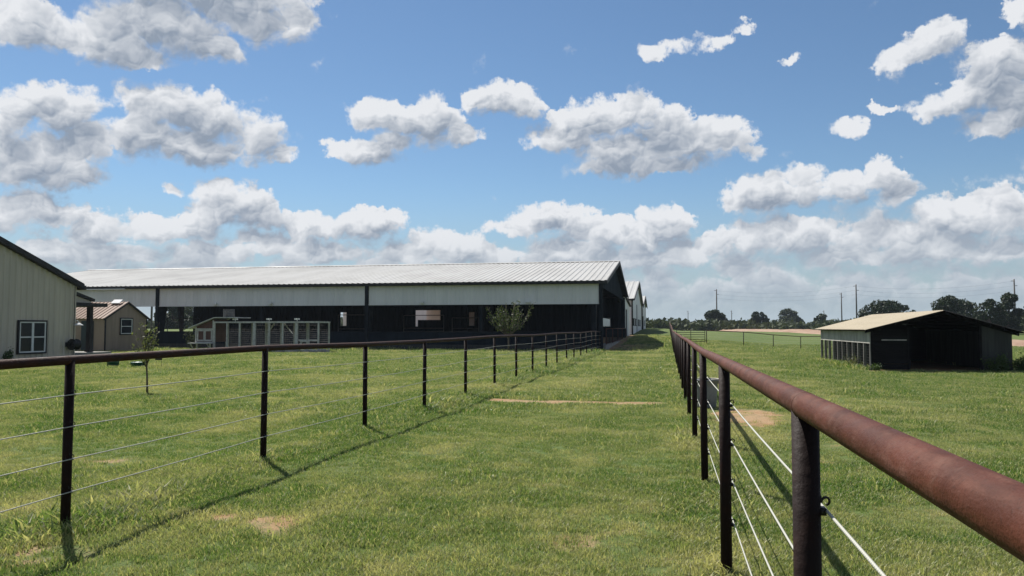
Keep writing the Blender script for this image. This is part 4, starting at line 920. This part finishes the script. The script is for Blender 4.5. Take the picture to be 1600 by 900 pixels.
shrub('green_shrub', 'green shrub in the open arena bay', -44.5, 60, 1.5, 2.2, M['leafmid'], 26, .16, 500, 'shrubs beyond the tan shed')
shrub('leafy_plant', 'dark leafy plant at the left edge against the beige house', -26.95, 27.25, .85, .5, M['leaf'], 27, .10, 500)
def sapling():
    x, y = -12.35, 16.55; r = np.random.RandomState(31); root = thing('sapling', 'thin sapling with sparse leaves on the left lawn', 'tree', (x, y, gz(x, y)))
    b = MB(); b.tube([(0, 0, -.05), (-.015, 0, .4), (-.05, .01, .75), (-.06, 0, .95)], [.026, .021, .017, .014], 8); P = []
    for k in range(15):
        t = r.uniform(0, 1); p0 = Vector((-.035 - .03 * t, 0, .55 + .4 * t)); a = r.uniform(0, 6.283); L = r.uniform(.5, .95)
        d = Vector((math.cos(a) * .36 - .12, math.sin(a) * .36, r.uniform(.6, 1.3))).normalized(); tip = p0 + d * L * (1.0 if k else 1.15)
        mid = p0.lerp(tip, .5) + Vector(r.normal(size=3) * .03); b.tube([p0, mid, tip], [.010, .006, .003], 5)
        for q in range(18):
            u = r.uniform(.25, 1.); c = p0.lerp(mid, u * 2) if u < .5 else mid.lerp(tip, u * 2 - 1); P.append(tuple(c + Vector(r.normal(size=3) * .035)))
    b.build('trunk', M['bark'], root, True, (0, 0, 0)); mobj('crown', leaf_mesh('crown', P, .075, M['leafpale'], 31, .6), root)
sapling()
def vase_tree():
    x, y = -10.35, 49.9; r = np.random.RandomState(33); root = thing('vase_shaped_tree', 'young vase shaped tree in front of the dark arena', 'tree', (x, y, gz(x, y)))
    b = MB(); b.tube([(0, 0, -.1), (.02, 0, .5), (0, 0, 1.0)], [.075, .06, .055], 10); P = []
    for k in range(24):
        a = 6.283 * k / 24 + r.uniform(-.2, .2); sp = r.uniform(.15, 1.75); h = r.uniform(2.2, 3.35)
        tip = Vector((sp * math.cos(a), sp * math.sin(a) * .9, h)); p0 = Vector((0, 0, r.uniform(.75, 1.05))); mid = p0.lerp(tip, .5) + Vector((math.cos(a) * .16, math.sin(a) * .16, -.05))
        b.tube([p0, mid, tip], [.032, .02, .006], 6)
        for q in range(54):
            u = r.uniform(.18, 1.) ** .8; c = p0.lerp(mid, u * 2) if u < .5 else mid.lerp(tip, u * 2 - 1); P.append(tuple(c + Vector(r.normal(size=3) * .075)))
    b.build('trunk', M['bark'], root, True, (0, 0, 0)); mobj('crown', leaf_mesh('crown', P, .14, M['leafolive'], 33, .6), root)
vase_tree()
# far scrub along the horizon: one unbroken mass
def scrub():
    r = np.random.RandomState(41); P = []; Sz = []
    for k in range(3600):
        az = R(r.uniform(-62, 34)); d = 205 + 170 * r.uniform(0, 1) ** 1.1; x, y = d * math.sin(az), d * math.cos(az); hh = r.uniform(2.2, 3.7) * (1.15 if d > 290 else .7) * (1 + .5 * (fbm(np.array(az * 20.), np.array(d * .02), 1., 2) - .5) * 2)
        q = hh * r.uniform(.8, 1.5); n = 40; dd = r.normal(size=(n, 3)); dd /= np.linalg.norm(dd, axis=1)[:, None]; dd *= r.uniform(.05, 1, n)[:, None] ** .6
        c = np.stack([x + dd[:, 0] * q, y + dd[:, 1] * q, gz(x, y) + np.abs(dd[:, 2]) * hh + .1], 1); P.append(c); Sz.append(np.full(n, .9 + hh * .15))
    o = mobj('scrub_woodland', leaf_mesh('scrub_woodland', np.concatenate(P), np.concatenate(Sz), M['leafmid'], 41, .75)); o['kind'] = 'stuff'; tag(o, 'band of low green scrub and trees along the horizon', 'scrub')
scrub()

# ------------------------------------------------------------------ grass
def grassmat():
    m = bpy.data.materials.new('grass_blades'); m.use_nodes = True; t = m.node_tree; t.nodes.clear(); N = NT(t)
    inf = N.node('ShaderNodeObjectInfo'); geo = N.node('ShaderNodeNewGeometry')
    pos = geo.outputs['Position']; rnd = inf.outputs['Random']
    isl = geo.outputs['Random Per Island']
    n1 = N.noise(pos, .12, 4., .55); n2 = N.noise(pos, .9, 5., .6)
    col = N.mix(N.step(n1, .36, .64), GRASS_A, GRASS_B)
    col = N.mix(N.step(n2, .42, .70, 0., .5), col, GRASS_C)
    col = N.mix(N.m('MULTIPLY', rnd, .7), col, GRASS_D)
    col = N.mix(N.step(isl, .76, .94, 0., .85), col, GRASS_DRY)
    at = N.node('ShaderNodeAttribute'); at.attribute_type = 'INSTANCER'; at.attribute_name = 'dry'
    col = N.mix(N.m('MULTIPLY', at.outputs['Fac'], .8), col, GRASS_DRY)
    d = N.node('ShaderNodeBsdfPrincipled'); N.l.new(col, d.inputs['Base Color']); d.inputs['Roughness'].default_value = .5; d.inputs['Specular IOR Level'].default_value = .25
    tr = N.node('ShaderNodeBsdfTranslucent'); N.l.new(N.mix(1., col, (1.15, 1.2, .7), 'MULTIPLY'), tr.inputs[0])
    mx = N.node('ShaderNodeMixShader'); mx.inputs[0].default_value = .42
    N.l.new(d.outputs[0], mx.inputs[1]); N.l.new(tr.outputs[0], mx.inputs[2]); N.l.new(mx.outputs[0], N.node('ShaderNodeOutputMaterial').inputs[0])
    return m
GRASS_A, GRASS_B, GRASS_C, GRASS_D, GRASS_DRY = (.094, .176, .035), (.128, .203, .050), (.162, .210, .072), (.050, .110, .022), (.44, .40, .22)
def grass():
    gm = grassmat(); tufts = []
    for k in range(4):
        r = np.random.RandomState(60 + k); V, F = [], []
        for i in range(26):
            a, q = r.uniform(0, 6.283), .075 * r.uniform(0, 1) ** .5; bx, by = q * math.cos(a), q * math.sin(a); h = r.uniform(.016, .040); w = r.uniform(.0016, .0032)
            t = r.uniform(0, 6.283); ux, uy = math.cos(t) * w, math.sin(t) * w; la = r.uniform(0, 6.283); ln = h * r.uniform(.2, 1.1); lx, ly = math.cos(la) * ln, math.sin(la) * ln; o = len(V)
            V += [(bx - ux, by - uy, -.004), (bx + ux, by + uy, -.004), (bx + lx * .35 + ux * .8, by + ly * .35 + uy * .8, h * .62), (bx + lx * .35 - ux * .8, by + ly * .35 - uy * .8, h * .62), (bx + lx, by + ly, h)]
            F += [(o, o + 1, o + 2, o + 3), (o + 3, o + 2, o + 4)]
        me = bpy.data.meshes.new('grass_tuft'); me.from_pydata(V, [], F); me.materials.append(gm)
        tufts.append(bpy.data.objects.new('grass_tuft', me))
    # scatter: closer together near the viewer
    r = np.random.RandomState(77); yaw = R(11.45); PX, PY, SC = [], [], []
    for z0, z1, dens, sc in ((2.2, 8, 420, .95), (8, 14, 240, 1.05), (14, 26, 95, 1.45), (26, 48, 30, 2.1), (48, 95, 6., 3.4)):
        A = .80 * (z1 * z1 - z0 * z0); n = int(A * dens); z = np.sqrt(r.uniform(z0 * z0, z1 * z1, n)); x = z * r.uniform(-.80, .80, n)
        PX.append(x * math.cos(yaw) - z * math.sin(yaw)); PY.append(z * math.cos(yaw) + x * math.sin(yaw)); SC.append(np.full(n, sc))
    # uncut tufts round the foot of every post
    for fx, ys in ((-4.58, [-.8 + 3. * k for k in range(18)]), (.355, [-3.73 + 2.94 * k for k in range(24)])):
        for fy in ys:
            m = 26; PX.append(fx + r.normal(0, .09, m)); PY.append(fy + r.normal(0, .09, m)); SC.append(r.uniform(.8, 1.5, m))
    X, Y, Sc = map(np.concatenate, (PX, PY, SC)); n = len(X)
    b = bare_amount(X, Y); keep = r.uniform(0, 1, n) > np.clip(b * 1.35 - .12, 0, .97)
    keep &= ~((X < -4.4) & (X > -60) & (Y > 53.) & (Y < 94)); keep &= ~((X > 7.3) & (X < 12.1) & (Y > 30.4) & (Y < 39.8)); keep &= ~((X < -27.3) & (Y < 34.4) & (Y > 12)); keep &= ~((X < -35.5) & (Y > 43.3) & (Y < 47.6)); keep &= ~((X < -4.4) & (Y > 98))
    X, Y, Sc, b = X[keep], Y[keep], Sc[keep], b[keep]; n = len(X); Z = ground_z(X, Y)
    tall = np.maximum(S((.45 - np.abs(X + 4.62)) / .3), S((.4 - np.abs(X - .36)) / .3) * .7) * (.5 + fbm(X, Y, .9, 3)); tall = np.maximum(tall, S((7.6 - X) / .4) * S((X - 6.7) / .4) * S((Y - 30) / .3) * S((40 - Y) / .4) * 1.6)
    Sv = Sc * r.uniform(.7, 1.25, n) * (.4 + 1.2 * fbm(X + 5, Y, .7, 4)) * (1 + .8 * tall) * np.where(r.uniform(0, 1, n) < .012, 1.9, 1.)
    dry = np.clip(S((fbm(X + 21, Y + 77, .5, 4) - .46) / .22) * .5 * S((6 - X) / 2) + S((fbm(X + 1, Y + 17, 2.6, 3) - .5) / .2) * .45 + .28 * S((1.7 - np.abs(X + 2.1)) / 1.2) * fbm(X + 9, Y * .35, .9, 3) + b * .9, 0, 1)
    me = bpy.data.meshes.new('lawn_grass'); me.vertices.add(n); me.vertices.foreach_set('co', np.stack([X, Y, Z], 1).ravel())
    for nm, v in (('scl', Sv), ('rot', r.uniform(0, 6.283, n)), ('dry', dry)):
        me.attributes.new(nm, 'FLOAT', 'POINT').data.foreach_set('value', v.astype(np.float32))
    me.attributes.new('pick', 'INT', 'POINT').data.foreach_set('value', r.randint(0, 4, n).astype(np.int32))
    me.update(); o = bpy.data.objects.new('lawn_grass', me); C.objects.link(o); o['kind'] = 'stuff'; tag(o, 'short mown green grass with dry yellow spots covering the field', 'grass')
    g = bpy.data.node_groups.new('grass_scatter', 'GeometryNodeTree'); g.interface.new_socket('Geometry', in_out='INPUT', socket_type='NodeSocketGeometry'); g.interface.new_socket('Geometry', in_out='OUTPUT', socket_type='NodeSocketGeometry')
    nd, lk = g.nodes, g.links; gi, go = nd.new('NodeGroupInput'), nd.new('NodeGroupOutput'); jn = nd.new('GeometryNodeJoinGeometry')
    def attr(nm, ty='FLOAT'):
        a = nd.new('GeometryNodeInputNamedAttribute'); a.data_type = ty; a.inputs[0].default_value = nm; return a.outputs[0]
    scl, rot, dr, pk = attr('scl'), attr('rot'), attr('dry'), attr('pick', 'INT')
    cb = nd.new('ShaderNodeCombineXYZ'); lk.new(rot, cb.inputs[2])
    for k, t in enumerate(tufts):
        oi = nd.new('GeometryNodeObjectInfo'); oi.inputs[0].default_value = t; oi.inputs['As Instance'].default_value = True
        cmp_ = nd.new('FunctionNodeCompare'); cmp_.data_type = 'INT'; cmp_.operation = 'EQUAL'; lk.new(pk, cmp_.inputs[2]); cmp_.inputs[3].default_value = k
        ip = nd.new('GeometryNodeInstanceOnPoints'); lk.new(gi.outputs[0], ip.inputs['Points']); lk.new(cmp_.outputs[0], ip.inputs['Selection']); lk.new(oi.outputs['Geometry'], ip.inputs['Instance']); lk.new(cb.outputs[0], ip.inputs['Rotation']); lk.new(scl, ip.inputs['Scale'])
        lk.new(ip.outputs[0], jn.inputs[0])
    lk.new(jn.outputs[0], go.inputs[0])
    md = o.modifiers.new('scatter', 'NODES'); md.node_group = g
    return n
print('tufts', grass())

# ------------------------------------------------------------------ air
def haze():
    b = MB(); b.box(-1600, 1600, -500, 1800, -5.5, 24); o = b.build('haze', None); o['kind'] = 'stuff'; tag(o, 'thin pale blue haze in the far air', 'haze')
    m = bpy.data.materials.new('haze_air'); m.use_nodes = True; t = m.node_tree; t.nodes.clear(); N = NT(t)
    v = N.node('ShaderNodeVolumePrincipled'); v.inputs['Color'].default_value = (.72, .85, 1., 1); v.inputs['Density'].default_value = HAZE; v.inputs['Anisotropy'].default_value = .2
    N.l.new(v.outputs[0], N.node('ShaderNodeOutputMaterial').inputs['Volume']); o.data.materials.append(m)
HAZE = .00013
haze()
